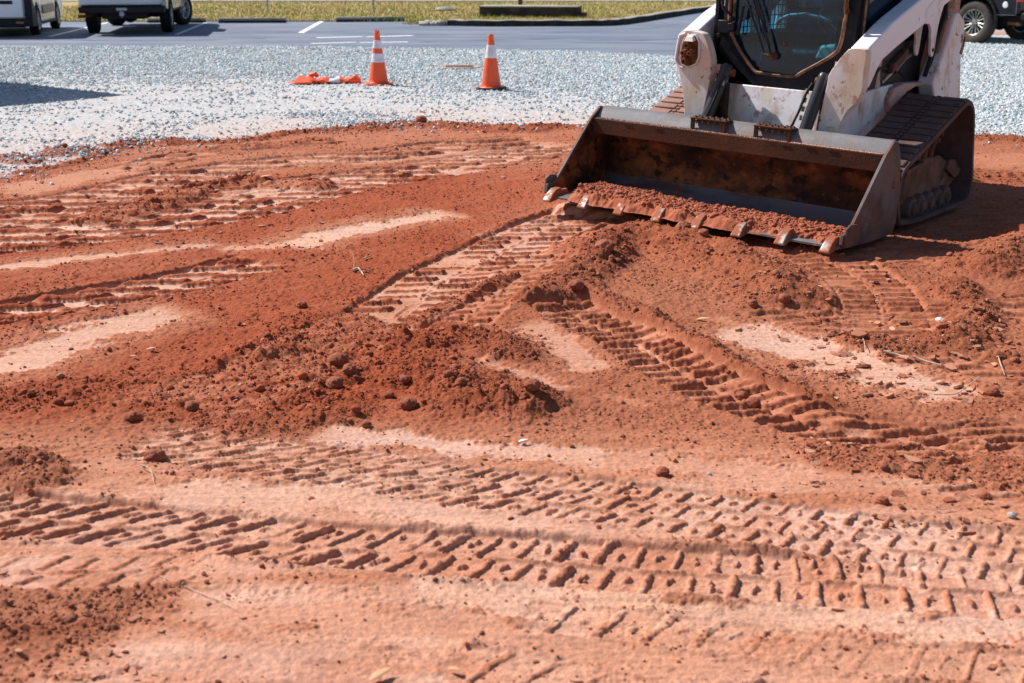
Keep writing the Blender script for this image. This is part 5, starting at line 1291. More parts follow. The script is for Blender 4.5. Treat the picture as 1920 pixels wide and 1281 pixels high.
# raised curb round the lawn tip
def curb(pts, w, h, mt_face, name, label, cat):
    r = empty(name, (pts[0][0], pts[0][1], 0)); tag(r, label, cat)
    ox, oy = pts[0]
    P = smooth_line(pts, 4); n = len(P)
    L_ = [0]
    for i in range(n-1): L_.append(L_[-1]+math.dist(P[i], P[i+1]))
    def side(i, o):
        a, c = P[max(i-1, 0)], P[min(i+1, n-1)]; dx, dy = c[0]-a[0], c[1]-a[1]; l = math.hypot(dx, dy)
        return (P[i][0]-ox - dy/l*o, P[i][1]-oy + dx/l*o)
    for nm, prof, mt in (('curb_face', [(0, -.1), (.0, h*.80), (.02, h*.93), (.05, h-.012), (w-.02, h-.012), (w, -.1)], mt_face), ('curb_cap', [(.012, h*.90), (.030, h*.985), (.055, h), (w, h), (w+.004, h*.9)], 'curb_top')):
        vs = []; k = len(prof)
        for i in range(n):
            for o, z in prof: sx, sy = side(i, o); vs.append((sx, sy, z + .012*math.sin(i*2.3)))
        fs = [(i*k+j, i*k+j+1, (i+1)*k+j+1, (i+1)*k+j) for i in range(n-1) for j in range(k-1)] + [tuple(range(k))[::-1], tuple(range((n-1)*k, n*k))]
        b = MB(); b.add(vs, fs); b.build(nm, mt, r, smooth=40)
    return r
curb([(-1.75, 34.30), (-.79, 33.93), (.8, 33.98), (2.2, 34.08), (2.9, 34.6), (3.69, 36.4), (5.6, 41.5), (7.7, 46.9), (9.6, 51.2), (12.7, 55.4)], .26, .17, 'dark_concrete', 'lawn_curb', 'dark-faced concrete curb bending round the lawn tip and running off behind the loader', 'curb')
# broken pale end of the curb
b = MB()
V_, F_ = icos(2)
for k, (x, y, s) in enumerate(((-2.32, 34.50, .16), (-2.12, 34.40, .13), (-1.95, 34.36, .17), (-2.2, 34.72, .15), (-1.82, 34.42, .12))):
    q = V_*np.array([1.3, .9, .62])*s*(1+.12*np.sin(V_[:, :1]*5+k)+.1*np.cos(V_[:, 1:2]*7)); b.add([(p[0]+x+2.1, p[1]+y-34.5, p[2]+.05) for p in q], [tuple(f) for f in F_])
o = b.build('broken_curb_end', 'curb_top', smooth=40); o.location = (-2.1, 34.5, 0); tag(o, 'crumbled pale concrete end of the dark-faced curb', 'broken concrete')
# sign base block and timber post
r = empty('concrete_block', (.61, 39.7, .03)); r.rotation_euler[2] = -.18; tag(r, 'long low dark-sided concrete block on the lawn with a timber post behind', 'concrete block')
b = MB(); b.box((-1.56, -.55, -.02), (1.50, .55, .30)); b.build('block', 'dark_concrete', r, bevel=.02)
b = MB(); b.box((-1.58, -.57, .300), (1.52, .57, .335)); b.build('block_cap', 'concrete', r, bevel=.01)
b = MB(); b.box((1.502, -.50, -.02), (1.70, .40, .13)); b.build('block_step', 'dark_concrete', r, bevel=.02)
b = MB(); b.box((-.07, -.07, 0), (.07, .07, 2.6)); p = b.build('timber_post', 'wood', bevel=.01); p.location = (.27, 40.9, .03); tag(p, 'square brown timber post rising behind the concrete block', 'post')
# wheel stops
def wheel_stop(x0, x1, y0, y1, label):
    r = empty('wheel_stop', ((x0+x1)/2, (y0+y1)/2, .006), math.atan2(y1-y0, x1-x0)); tag(r, label, 'wheel stop', 'concrete wheel stops at the head of the parking bays')
    h = math.dist((x0, y0), (x1, y1))/2
    b = MB(); b.prism([(-.09, 0), (.09, 0), (.085, .065), (-.085, .065)], 0, -h, h); o = b.build('stop_body', 'dark_concrete', r, bevel=.008)
    b = MB(); b.prism([(-.083, .0655), (.083, .0655), (.066, .135), (-.066, .135)], 0, -h+.005, h-.005); b.build('stop_top', 'concrete', r, bevel=.012)
    return r
wheel_stop(-8.33, -6.43, 36.0, 36.05, 'concrete wheel stop in the empty bay next to the white pickup')
wheel_stop(-5.08, -3.15, 36.55, 37.0, 'concrete wheel stop in the bay nearest the lawn tip')
wheel_stop(-10.4, -8.75, 36.2, 36.15, 'concrete wheel stop under the front of the white pickup')
# thin sign posts
for i, (u, v, h, lab) in enumerate(((503, 27, 2.2, 'thin galvanised sign post behind the empty parking bay'), (701, 26, 2.2, 'thin galvanised sign post behind the cones'), (1229, 8, 2.0, 'thin galvanised post far across the lawn near the pale strip'))):
    x, y = W(u, v) if v > 10 else (6.2, 52)
    b = MB(); b.prism([(-.03, -.02), (.03, -.02), (.03, .0), (.012, .02), (-.012, .02), (-.03, .0)], 2, -.1, h); p = b.build('sign_post', 'galv', smooth=0); p.location = (x, y, .03); tag(p, lab, 'sign post', 'galvanised sign posts on the lawn')
b = MB(); b.lathe((0, 0, 0), 2, [(0, -.02), (.05, -.01), (.06, .04), (.045, .09), (0, .10)], 10, cap=False); o = b.build('white_litter', 'line', smooth=60); x, y = W(732, 25); o.location = (x, y, .03); tag(o, 'small white piece of litter on the lawn right of the second sign post', 'litter')
b = MB(); b.lathe((0, 0, 0), 2, [(0, -.05), (.22, -.02), (.26, .05), (.18, .12), (0, .15)], 10, cap=False); o = b.build('field_rock', 'concrete', smooth=60); x, y = W(835, 22); o.location = (x, y, .03); o.scale = (1.5, .9, 1); tag(o, 'grey rock half sunk in the lawn left of the concrete block', 'rock')
# painted lines
def line(pts, name, lab):
    b = MB(); b.add([(x, y, .009) for x, y in pts], [tuple(range(len(pts)))]); o = b.build(name, 'line', smooth=0); tag(o, lab, kind='structure')
def seg(x0, y0, x1, y1, w, name, lab):
    dx, dy = x1-x0, y1-y0; l = math.hypot(dx, dy); nx_, ny_ = -dy/l*w/2, dx/l*w/2
    line([(x0+nx_, y0+ny_), (x0-nx_, y0-ny_), (x1-nx_, y1-ny_), (x1+nx_, y1+ny_)], name, lab)
seg(-10.63, 28.95, -11.55, 36.2, .11, 'bay_line', 'white bay line between the van and the pickup')
seg(-7.93, 29.8, -8.75, 36.3, .11, 'bay_line', 'white bay line right of the pickup')
seg(-5.12, 30.6, -5.55, 36.9, .15, 'bay_line', 'white bay line beyond the cones')
for i, (u0, v0, u1, v1) in enumerate(((593, 71.5, 680, 69.5), (686, 70, 775, 67.5), (583, 82.5, 668, 80), (674, 80.5, 765, 79.5))):
    (x0, y0), (x1, y1) = W(u0, v0), W(u1, v1)
    seg(x0, y0, x1, y1, .26 if i in (0, 1) else .20, 'road_marking', 'white cross bar painted on the asphalt')
# tar-filled cracks in the asphalt
M['tar'] = mat('black_tar', (0.03, 0.035, 0.045), 0.6)
for i, pts in enumerate(([(-7.6, 30.0), (-6.2, 31.2), (-5.0, 31.1), (-3.1, 32.6), (-2.2, 34.2)], [(-2.0, 27.0), (.6, 28.1), (2.9, 27.6), (4.6, 29.4)], [(1.0, 31.0), (3.2, 32.4), (4.5, 35.0), (6.9, 40.0)], [(-13, 27.2), (-10.5, 27.8), (-8.0, 27.4), (-5.5, 28.3)])):
    Q = smooth_line(pts, 8); b = MB(); vs = []
    for j, (x, y) in enumerate(Q):
        w_ = .018+.012*math.sin(j*1.7); dy = .05*math.sin(j*2.9+i); vs += [(x, y+dy-w_, .0085), (x, y+dy+w_*1.6, .0085)]
    b.add(vs, [(2*j, 2*j+2, 2*j+3, 2*j+1) for j in range(len(Q)-1)]); o = b.build('asphalt_crack', 'tar', smooth=0); tag(o, 'thin dark tar line across the asphalt', kind='structure')
# dark leaf strip standing in for the shade under trees
def tree_shade():
    rs = np.random.RandomState(6); n = 26000
    x = rs.uniform(-30, 26, n); z = rs.uniform(0, 1, n)**.8*2.2; y = 59.6+rs.normal(0, .45, n)
    s = rs.uniform(.06, .14, n); A = rs.normal(0, 1, (n, 3)); A /= np.linalg.norm(A, axis=1)[:, None]; B = np.cross(A, rs.normal(0, 1, (n, 3))); B /= np.linalg.norm(B, axis=1)[:, None]
    c = np.stack([x, y, z+.03], 1)
    V = np.stack([c-A*s[:, None], c+B*s[:, None]*.6, c+A*s[:, None], c-B*s[:, None]*.6], 1).reshape(-1, 3)
    C = np.array([.025, .035, .012])*rs.uniform(.5, 1.8, (n, 1))
    o = np_mesh('tree_shade', V, np.arange(n*4).reshape(-1, 4), 'blade', False, [('soil', np.repeat(C, 4, 0))]); return tag(o, 'dark leaf strip behind the pale strip, standing in for shade under trees', 'tree_shade', kind='stuff')
tree_shade()
sheet('far_road', [(-60, 58.42), (60, 58.42), (60, 70), (-60, 70)], -.02, 'asphalt', 'road beyond the dark leaf strip')

# ================================================================ VEHICLES
def wheel(parent, x, y, r, w, side, mt_rim, tyre='tyre', steer=0.0, spokes=6, style='Y'):
    """side +1: outer face towards +x"""
    wl_ = empty('wheel', (x, y, r)); wl_.parent = parent; wl_.rotation_euler = (0, 0, steer)
    b = MB(); s = side
    b.lathe((0, 0, 0), (s, 0, 0), [(r*.60, -w*.40), (r*.80, -w*.50), (r*.95, -w*.46), (r, -w*.36), (r, w*.30), (r*.965, w*.44), (r*.88, w*.50), (r*.68, w*.48), (r*.60, w*.40)], 48, cap=False)
    for k in range(48):
        t = k*2*math.pi/48; c, s_ = math.cos(t), math.sin(t)
        for xx in (-.30, -.06, .18):
            a = s*w*(xx+(.04 if k % 2 else -.04)); 
            b.hexa([(a, c*(r-.004)-s_*.012, s_*(r-.004)+c*.012), (a+.2*w*s, c*(r-.004)-s_*.012, s_*(r-.004)+c*.012), (a+.2*w*s, c*(r-.004)+s_*.012, s_*(r-.004)-c*.012), (a, c*(r-.004)+s_*.012, s_*(r-.004)-c*.012),
                    (a, c*(r+.008)-s_*.010, s_*(r+.008)+c*.010), (a+.2*w*s, c*(r+.008)-s_*.010, s_*(r+.008)+c*.010), (a+.2*w*s, c*(r+.008)+s_*.010, s_*(r+.008)-c*.010), (a, c*(r+.008)+s_*.010, s_*(r+.008)-c*.010)])
    b.build('tyre', tyre, wl_, smooth=40)
    b = MB(); R2 = r*.615
    b.lathe((0, 0, 0), (s, 0, 0), [(R2, -w*.38), (R2*.96, -w*.1), (R2*.93, w*.25), (R2*.98, w*.40), (R2*1.02, w*.43), (R2*1.0, w*.44), (R2*.93, w*.40), (R2*.90, w*.20)], 40, cap=False)
    b.lathe((s*w*.22, 0, 0), (s, 0, 0), [(0, .03), (R2*.20, .03), (R2*.26, .0), (R2*.26, -.03), (0, -.03)], 24, cap=False)
    n = spokes
    for k in range(n):
        t = 2*math.pi*k/n + .3
        for dt in ((-.13, .13) if style != 'S' else (0,)):
            c0, s0 = math.cos(t+dt*.6), math.sin(t+dt*.6); c1, s1 = math.cos(t+dt*1.3), math.sin(t+dt*1.3)
            b.tube([(s*w*.20, c0*R2*.2, s0*R2*.2), (s*w*.26, c1*R2*.6, s1*R2*.6), (s*w*.33, c1*R2*.95, s1*R2*.95)], [R2*.055, R2*.05, R2*.07], 6)
    b.build('rim', mt_rim, wl_, smooth=40)
    b = MB(); b.lathe((-s*w*.1, 0, 0), (s, 0, 0), [(0, 0), (R2*.9, 0), (R2*.9, -.02), (0, -.02)], 24, cap=False); b.build('brake_disc', 'plastic', wl_)
    return wl_
def side_poly(lower, arches, yr, yf, r_arch, top):
    """closed (y, z) outline, arches cut into the lower edge, then the roofline"""
    P = [(yr, lower)]
    for c in arches:
        for t in np.linspace(math.pi, 0, 12): P.append((c + r_arch*math.cos(t), max(lower, .42) + r_arch*math.sin(t)*1.0 if False else lower + r_arch*math.sin(t)*.92))
    P.append((yf, lower)); return P + top
def strip_body(P_low, P_top, x0, x1, mb, tuck=0.0):
    """body from bottom and top lines sampled at equal y"""
    n = len(P_low); vs = []
    for (y, zb), (_, zt) in zip(P_low, P_top):
        zm = zb*.45+zt*.55
        for x, k in ((x0, 0), (x1, 1)):
            sg = -1 if k == 0 else 1
            vs += [(x-sg*tuck*.6, y, zb), (x, y, zm), (x-sg*tuck, y, zt)]
    fs = []
    for i in range(n-1):
        a, c = i*6, (i+1)*6
        fs += [(a, a+1, c+1, c), (a+1, a+2, c+2, c+1), (a+3, c+3, c+4, a+4), (a+4, c+4, c+5, a+5), (a+2, a+5, c+5, c+2), (a, c, c+3, a+3)]
    fs += [(0, 3, 4, 1), (1, 4, 5, 2)]; a = (n-1)*6; fs += [(a, a+1, a+4, a+3), (a+1, a+2, a+5, a+4)]
    mb.add(vs, fs); return mb
def lines(ys, low, top, arches, ra, zc):
    L1 = []; L2 = []
    for y in ys:
        z = np.interp(y, [p[0] for p in low], [p[1] for p in low])
        for c in arches:
            if abs(y-c) < ra: z = max(z, zc + math.sqrt(max(0, ra*ra-(y-c)**2)))
        L1.append((y, z)); L2.append((y, np.interp(y, [p[0] for p in top], [p[1] for p in top])))
    return L1, L2
def pickup(name, label, x, y, head, paint, rim, tyre, wb=3.70, tw=1.73, r=.415, spokes=6, steer=0, style='Y', rear=1.20, lift=0.0, mirror=False):
    v = empty(name, (x, y, .006), head); tag(v, label, 'pickup truck')
    hw = 1.0; r0 = r
    ys = sorted(set(np.round(np.concatenate([np.linspace(-rear, wb+.95, 50), np.linspace(-.56, .56, 25), np.linspace(wb-.56, wb+.56, 25)]), 3)))
    low = [(-rear, .66+lift), (-.6, .56+lift), (wb+.6, .50+lift), (wb+.95, .50+lift)]
    top = [(-rear, 1.34), (-rear+.03, 1.38), (wb-.4, 1.36), (wb+.8, 1.22), (wb+.95, 1.05)]
    a, c = lines(ys, low, top, (0, wb), .53, r0+.02)
    b = MB(); strip_body(a, c, -hw, hw, b, .05); body = b.build('body', paint, v, smooth=30)
    b = MB(); b.prism([(.95, 1.36), (1.10, 1.90), (1.3, 1.94), (2.4, 1.94), (2.95, 1.36)], 0, -.82, .82); b.build('cab_roof', paint, v, bevel=.05, seg=3)
    for s in (-1, 1):
        b = MB(); b.prism([(1.14, 1.42), (1.22, 1.84), (2.36, 1.86), (2.80, 1.42)], 0, s*.822, s*.830); b.build('side_window', 'carglass', v)
        b = MB(); b.box((s*.90-.10, -rear-.012, .86), (s*.90+.10 if s < 0 else 1.005, -rear+.10, 1.32)); b.build('tail_light', 'red_lens', v, bevel=.01)
        for yy in (.98, 1.85, 2.75):
            b = MB(); b.box((s*1.0-.004, yy-.004, .62), (s*1.0+.004, yy+.004, 1.34)); b.build('door_seam', 'plastic', v)
    b = MB(); b.box((-.80, -rear-.010, .80), (.80, -rear+.02, 1.32)); b.build('tailgate', paint, v, bevel=.012)
    b = MB(); b.box((-.97, -rear-.20, .50+lift), (.97, -rear-.02, .655+lift)); bp_ = b.build('rear_bumper', 'plastic', v, bevel=.03, seg=3)
    b = MB(); b.box((-.90, -rear-.21, .657+lift), (.90, -rear-.03, .69+lift)); b.build('bumper_pad', 'plastic', bp_, bevel=.006)
    b = MB(); b.box((.93, -rear-.195, .66+lift), (1.0, -rear+.0, .80+lift)); b.build('bumper_corner', 'chrome', bp_, bevel=.02)
    b = MB(); b.box((-.12, -rear-.205, .56+lift), (.12, -rear-.195, .62+lift)); b.build('plate_recess', 'galv', bp_)
    b = MB(); b.box((-.50, -rear+.1, .36+lift), (.50, wb+.5, .62+lift)); b.box((-.86, .6, .44+lift), (.86, wb-.6, .60+lift)); b.build('chassis', 'plastic', v, bevel=.01)
    b = MB(); b.tube([(-tw/2+.1, 0, r), (tw/2-.1, 0, r)], .055, 10); b.lathe((-.0-.16, 0, r-.02), (1, 0, 0), [(0, 0), (.10, .02), (.16, .10), (.17, .16), (.16, .22), (.10, .30), (0, .32)], 18, cap=False); b.build('rear_axle', 'plastic', v)
    b = MB(); b.tube([(-.78, -rear+.35, .44+lift), (-.86, -rear+.05, .43+lift), (-1.02, -rear+.0, .43+lift)], .038, 10); b.build('exhaust_pipe', 'rust', v)
    b = MB(); b.box((-.05, -rear-.26, .44+lift), (.05, -rear+.3, .54+lift)); b.tube([(0, -rear-.24, .54), (0, -rear-.24, .40)], .016, 8); b.build('tow_hitch', 'galv' if paint == 'white_car' else 'plastic', v, bevel=.004)
    for s, yy in ((-1, 0), (1, 0), (-1, wb), (1, wb)):
        wheel(v, s*(tw/2), yy, r, .27, s, rim, tyre, steer if yy > 1 else 0, spokes, style)
    for s in (-1, 1):
        b = MB(); b.box((s*.78-.16 if s > 0 else -.98, wb+.90, .78), (.98 if s > 0 else -.62, wb+.962, 1.02)); b.build('headlight', 'lamp_lens', v, bevel=.02)
    b = MB(); b.box((-.6, wb+.93, .62), (.6, wb+.965, 1.02)); b.build('grille', 'plastic', v, bevel=.02)
    return v
hd = math.atan2(.17, .985)
pk = pickup('pickup_truck', 'white pickup truck with dark bumper and tow hitch backed out of its bay', -9.32, 30.95, .165, 'white_car', 'alloy', 'tyre_black', wb=4.0, spokes=6, steer=-.42)
# black truck at the right edge
th2 = math.atan2(.59, .81)
bt = pickup('black_truck', 'black pickup truck with a bright steel wheel parked behind the loader', 9.75+.865*.81, 26.6+.865*.59, th2, 'black_car', 'chrome', 'tyre', wb=3.9, r=.43, spokes=8, rear=1.05, lift=.0)
b = MB(); b.lathe((-1.0, -.72, .80), (-1, 0, 0), [(0, .015), (.055, .012), (.065, 0)], 20, cap=False); b.build('marker_light', 'lamp_lens', bt)
b = MB(); b.box((-1.006, -.95, .60), (-.996, -.50, .605)); b.box((-1.006, -.98, .60), (-.996, -.975, .95)); b.build('flank_seam', 'galv', bt)
b = MB()
for q in np.linspace(.25, math.pi-.25, 14): b.tube([(-1.0, .55*math.cos(q), .46+.55*math.sin(q)), (-1.0, .55*math.cos(q+.18), .46+.55*math.sin(q+.18))], .035, 6)
b.build('wheel_flare', 'plastic', bt)
# small white van at the left edge
def van(x, y, head):
    v = empty('white_van', (x, y, .006), head); tag(v, 'small white delivery van with dark lower bumper, cut by the left edge', 'van')
    wb, hw, r = 3.06, .91, .33
    ys = sorted(set(np.round(np.concatenate([np.linspace(-.85, wb+.85, 44), np.linspace(-.42, .42, 20), np.linspace(wb-.42, wb+.42, 20)]), 3)))
    low = [(-.85, .38), (-.4, .26), (wb+.5, .26), (wb+.85, .30)]
    top = [(-.85, 1.0), (-.82, 1.5), (-.72, 1.80), (1.9, 1.83), (2.6, 1.45), (3.0, 1.12), (wb+.7, .95), (wb+.85, .70)]
    a, c = lines(ys, low, top, (0, wb), .40, r+.02)
    b = MB(); strip_body(a, c, -hw, hw, b, .06); b.build('body', 'white_car', v, smooth=30)
    b = MB(); b.prism([(-hw-.004, .22), (hw+.004, .22), (hw+.004, .395), (hw-.05, .41), (-hw+.05, .41), (-hw-.004, .395)], 1, -1.0, -.72); bb = b.build('rear_bumper', 'plastic', v, bevel=.03, seg=3)
    b = MB(); b.add([(hw+.006, -.98, .22), (hw+.006, -.36, .22), (hw+.006, -.40, .48), (hw+.006, -.46, .66), (hw+.006, -.60, .66), (hw+.006, -.72, .80), (hw+.006, -.90, .98), (hw-.16, -1.0, .22), (hw-.16, -.36, .22), (hw-.16, -.40, .48), (hw-.16, -.46, .66), (hw-.16, -.60, .66), (hw-.16, -.72, .80), (hw-.16, -.90, .98)],
        [(0,1,2,3,4,5,6), (13,12,11,10,9,8,7)]+[(i, (i+1) % 7, 7+(i+1) % 7, 7+i) for i in range(7)]); b.build('corner_trim', 'plastic', v, bevel=.01)
    b = MB(); b.box((-.80, -.885, .42), (.72, -.84, 1.70)); b.build('tailgate', 'white_car', v, bevel=.02)
    b = MB(); b.box((-.45, -.895, .72), (.50, -.882, .80)); b.build('plate_recess', 'plastic', v, bevel=.004)
    b = MB(); b.box((.55, -1.006, .305), (.72, -.998, .335)); b.build('reflector', 'red_lens', bb)
    for s in (-1, 1):
        b = MB(); b.box((s*.83-.08 if s > 0 else -.915, -.92, .80), (.915 if s > 0 else -.75, -.74, 1.35)); b.build('tail_light', 'red_lens', v, bevel=.01)
        b = MB(); b.box((s*.912-.004, .62, .46), (s*.912+.006, wb-.70, .66)); b.build('side_moulding', 'moulding', v, bevel=.002)
        b = MB(); b.prism([(1.5, 1.2), (1.5, 1.66), (2.1, 1.64), (2.55, 1.2)], 0, s*.885, s*.912); b.build('side_window', 'carglass', v)
        b = MB(); b.box((s*.90-.01, .42, .22), (s*.90+.01, wb-.42, .29)); b.build('sill', 'plastic', v, bevel=.004)
    b = MB(); b.box((-.7, -.75, .20), (.7, wb+.6, .34)); b.build('floor_pan', 'plastic', v)
    for s, yy in ((-1, 0), (1, 0), (-1, wb), (1, wb)): wheel(v, s*.80, yy, r, .21, s, 'alloy', 'tyre_black', 0, 10, 'S')
    return v
van(-12.05, 29.75, .20)

# unseen box added out of frame to throw the wedge of shade on the gravel
def shade_box():
    c = (-4.86-SH[0]*2.9, 15.75-SH[1]*2.9)
    r = empty('unseen_shade_box', (c[0], c[1], .0), math.atan2(-.77, -.64)); tag(r, 'unseen grey corrugated box added left of the gravel lot to cast the wedge of shade', 'shade_box')
    b = MB(); Lc, Wc, Hc = 6.0, 2.44, 2.9
    n = 48; pts = []
    for i in range(n): pts.append((Lc*i/n, .03*(1 if (i//2) % 2 else 0)))
    pts.append((Lc, 0))
    b.box((0, -Wc, .15), (Lc, 0, Hc)); b.build('shade_box_shell', 'shade_box', r, bevel=.02)
    b = MB()
    for i in range(24): b.box((.1+i*.245, .0, .25), (.22+i*.245, .028, Hc-.1)); b.box((.1+i*.245, -Wc-.028, .25), (.22+i*.245, -Wc, Hc-.1))
    b.build('corrugation', 'shade_box', r, bevel=.008)
    b = MB()
    for x in (0, Lc-.16):
        for y in (-Wc, -.16): b.box((x-.005, y-.005, -.03), (x+.165, y+.165, .15))
    b.build('corner_foot', 'shade_box', r)
shade_box()
# ================================================================ LARGER CLODS, ROOTS AND LEAVES
def clod(u, v, rpx, label, mt='clod', flat=.78, cat='clod', name='clay_clod', group='larger clods of red clay', dz=.0):
    x, y = W(u, v)
    r = rpx/2300*math.hypot(y, 1.6)
    V0, F0 = icos(4); s = u*.37+v*.11
    n1 = fbm(V0[:, 0]*1.0+s, V0[:, 1]+V0[:, 2]*1.7+s, 1.3, 4, 700); n2 = fbm(V0[:, 2]*1.3-s, V0[:, 0]*1.1+V0[:, 1], 2.6, 4, 701)
    n3 = fbm(V0[:, 0]*3+s, V0[:, 1]*3+V0[:, 2]*3.3, 3.0, 3, 702)
    q = V0*(1+.26*n1+.16*n2+.06*n3)[:, None]*np.array([1.08, .95, flat])*r
    z0 = gz(x, y)
    o = np_mesh(name, q, F0, mt, True); o.location = (x, y, z0+r*.42+dz); o.rotation_euler = (0, 0, s)
    tag(o, label, cat, group); return o
M['clod'] = mat('red_clay_clod', (0.26, 0.066, 0.030), 0.95, layers=[((0.40, 0.15, 0.075), 22, .56, .10, .6, I3), ((0.16, 0.04, 0.02), 35, .6, .08, .5, I3)], bump=(70, .6, .006))
M['pebble'] = mat('grey_pebble', (0.36, 0.31, 0.29), 0.7, layers=[((0.45, 0.25, 0.17), 12, .55, .1, .6, I3)])
for a in ((635,697,17,'topmost of the three big clods on the centre mound'),
          (656,717,14,'right one of the three big clods on the centre mound'),
          (628,733,17,'lowest of the three big clods on the centre mound'),
          (766,764,16,'rounded clod at the foot of the centre mound, right of the three big ones'),
          (760,730,10,'small clod half way up the right part of the centre mound'),
          (866,750,12,'clod at the right end of the centre mound'),
          (998,758,15,'dark clod on bare soil right of the centre mound'),
          (842,738,10,'clod between the two right ones on the centre mound'),
          (290,860,19,'lone big clod at the left above the foreground prints'),
          (250,789,15,'clod on the left loose soil above the lone big clod'),
          (361,773,14,'clod on the left of the centre mound where prints begin'),
          (687,798,9,'small pointed clod just below the centre mound'),
          (566,577,10,'flat clod on red soil left of the lane that leads to the bucket'),
          (650,580,9,'pale clod on red soil beside the lane that leads to the bucket'),
          (1133,494,18,'large clod on the left shoulder of the heap in front of the bucket'),
          (1081,561,13,'clod at the lower left foot of the heap in front of the bucket'),
          (1281,449,14,'clod on the crest of the heap close to the bucket teeth'),
          (1317,471,11,'clod just below the crest of the heap under the teeth'),
          (1452,455,10,'clod under the right teeth of the bucket'),
          (1470,578,12,'round clod at the right foot of the heap above the bare patch'),
          (1411,578,9,'small round clod left of the one at the right foot of the heap'),
          (1391,738,12,'upper of two clods lying in the curved track print'),
          (1412,752,14,'lower of two clods lying in the curved track print'),
          (1482,691,8,'small dark clod on the rim of the bare patch at the right'),
          (1860,741,13,'clod at the right end of the bare patch'),
          (1242,889,13,'dark chip of clay standing on the print left of the right foreground'),
          (1655,943,11,'brown clod above the right part of the foreground prints'),
          (1846,933,10,'brown clod near the right edge above the foreground prints'),
          (790,235,10,'reddish clod on the far rim of the clay beside the gravel'),
          (730,746,9,'small clod between the three big ones and the foot of the centre mound'),
          (122,290,6,'small clod on the little heap at the far left rim')):
    clod(*a[:3], a[3])
clod(1896, 973, 9, 'smooth grey pebble in the print at the right edge', 'pebble', .7, 'pebble', 'grey_pebble', None)
clod(737, 0+880, 4, 'tiny white stone on the foreground print', 'quartz', .6, 'stone', 'white_stone', None) if False else None
clod(1762, 601, 8, 'bright white stone among the clay bars at the right', 'quartz', .55, 'stone', 'white_stone', None)
clod(1330, 886, 5, 'small grey stone on the streaked soil above the right prints', 'pebble', .7, 'pebble', 'grey_pebble', None)
def root(name, pts, r, label, cat='root', mt='twig', z=0.012):
    P = []
    for p in pts:
        x, y = W(p[0], p[1]); P.append((x, y, gz(x, y) + (p[2] if len(p) > 2 else z)))
    o0 = P[0]; b = MB(); Q = smooth3([(a-o0[0], c-o0[1], d-o0[2]) for a, c, d in P])
    b.tube(Q, [r*(1-.6*i/len(Q)) for i in range(len(Q))], 7); o = b.build(name, mt, smooth=60); o.location = o0; tag(o, label, cat); return o
def smooth3(pts, k=4):
    P = [pts[0]]+list(pts)+[pts[-1]]; out = []
    for i in range(1, len(P)-2):
        for j in range(k):
            t = j/k
            out.append(tuple(.5*((2*P[i][c]) + (P[i+1][c]-P[i-1][c])*t + (2*P[i-1][c]-5*P[i][c]+4*P[i+1][c]-P[i+2][c])*t*t + (-P[i-1][c]+3*P[i][c]-3*P[i+1][c]+P[i+2][c])*t**3) for c in (0, 1, 2)))
    out.append(tuple(pts[-1])); return out
root('dry_stalk', [(664,512,.0),(664,506,.02),(664,500,.05),(657,495,.075)], .0016, 'thin pale stalk rising from red soil left of the lane to the bucket', 'stalk')
root('pale_root', [(662,512),(672,510,.02),(682,521,.012)], .0065, 'short pale forked root beside the thin stalk', 'root')
root('dark_root', [(664,514),(680,511,.018),(699,515,.01)], .006, 'dark bent root lying against the pale forked one', 'root', 'twig_dark')
root('pale_chip', [(683,490),(690,487,.014),(697,485,.012)], .005, 'small pale chip of root up and right of the stalk', 'root')
root('thin_root', [(264,878),(276,884,.02),(285,893,.014),(289,907,.006)], .0026, 'thin curled pale root at the left above the foreground prints', 'root')
root('thin_root', [(1750,745),(1790,743,.01),(1815,730,.02),(1836,714,.02)], .003, 'thin pale root curving over the right end of the bare patch', 'root')
root('flat_root', [(1655,664),(1690,668,.014),(1700,672,.012)], .006, 'thick pale root lying in rough clay above the bare patch', 'root')
root('flat_root', [(1712,674),(1735,678,.014),(1765,684,.012)], .006, 'second thick pale root right of the first above the bare patch', 'root')
root('thin_root', [(1612,640),(1620,652,.02),(1622,664,.012)], .0025, 'fine pale root standing up from rough clay left of the thick roots', 'root')
root('thin_root', [(1870,680),(1876,690,.02),(1884,702,.01)], .0028, 'short pale root near the right edge beside clay bars', 'root')
root('grass_straw', [(1105,914),(1125,920,.012),(1140,923,.006)], .0018, 'dry straw on the second foreground print', 'straw')
root('grass_straw', [(300,1085),(360,1110,.006),(420,1135,.006),(440,1146,.006)], .0018, 'long dry straw on pale clay at the lower left', 'straw')
root('grass_straw', [(1740,955),(1765,962,.012),(1800,955,.012)], .0022, 'short bent straw above the right foreground print', 'straw')
def leaf(u, v, s, label, rz, mt='leafdry', name='dry_leaf'):
    x, y = W(u, v); n = 9; vs = []
    for i in range(n):
        t = i/(n-1); w = math.sin(math.pi*t**.8)*.32
        for k in (-1, 0, 1): vs.append(((t-.5)*s*2, k*w*s, .012+.02*math.sin(t*3)*s*8*.3 + abs(k)*.25*w*s))
    fs = [(i*3+k, i*3+k+1, (i+1)*3+k+1, (i+1)*3+k) for i in range(n-1) for k in (0, 1)]
    b = MB(); b.add(vs, fs); o = b.build(name, mt, smooth=60); o.location = (x, y, gz(x, y)); o.rotation_euler = (.1, -.15, rz)
    m = o.modifiers.new('thickness', 'SOLIDIFY'); m.thickness = .0008
    tag(o, label, 'leaf'); return o
leaf(715, 1276, .035, 'dry orange-pale leaf at the bottom edge of the photo', .7)
leaf(855, 1262, .02, 'small pale leaf on bright clay at the bottom, right of the orange one', -.5)
leaf(982, 830, .02, 'tiny white leaf scrap on the smooth band below the centre mound', .3, 'quartz')
leaf(285, 660, .022, 'pale curled leaf on red soil at the left', .2)
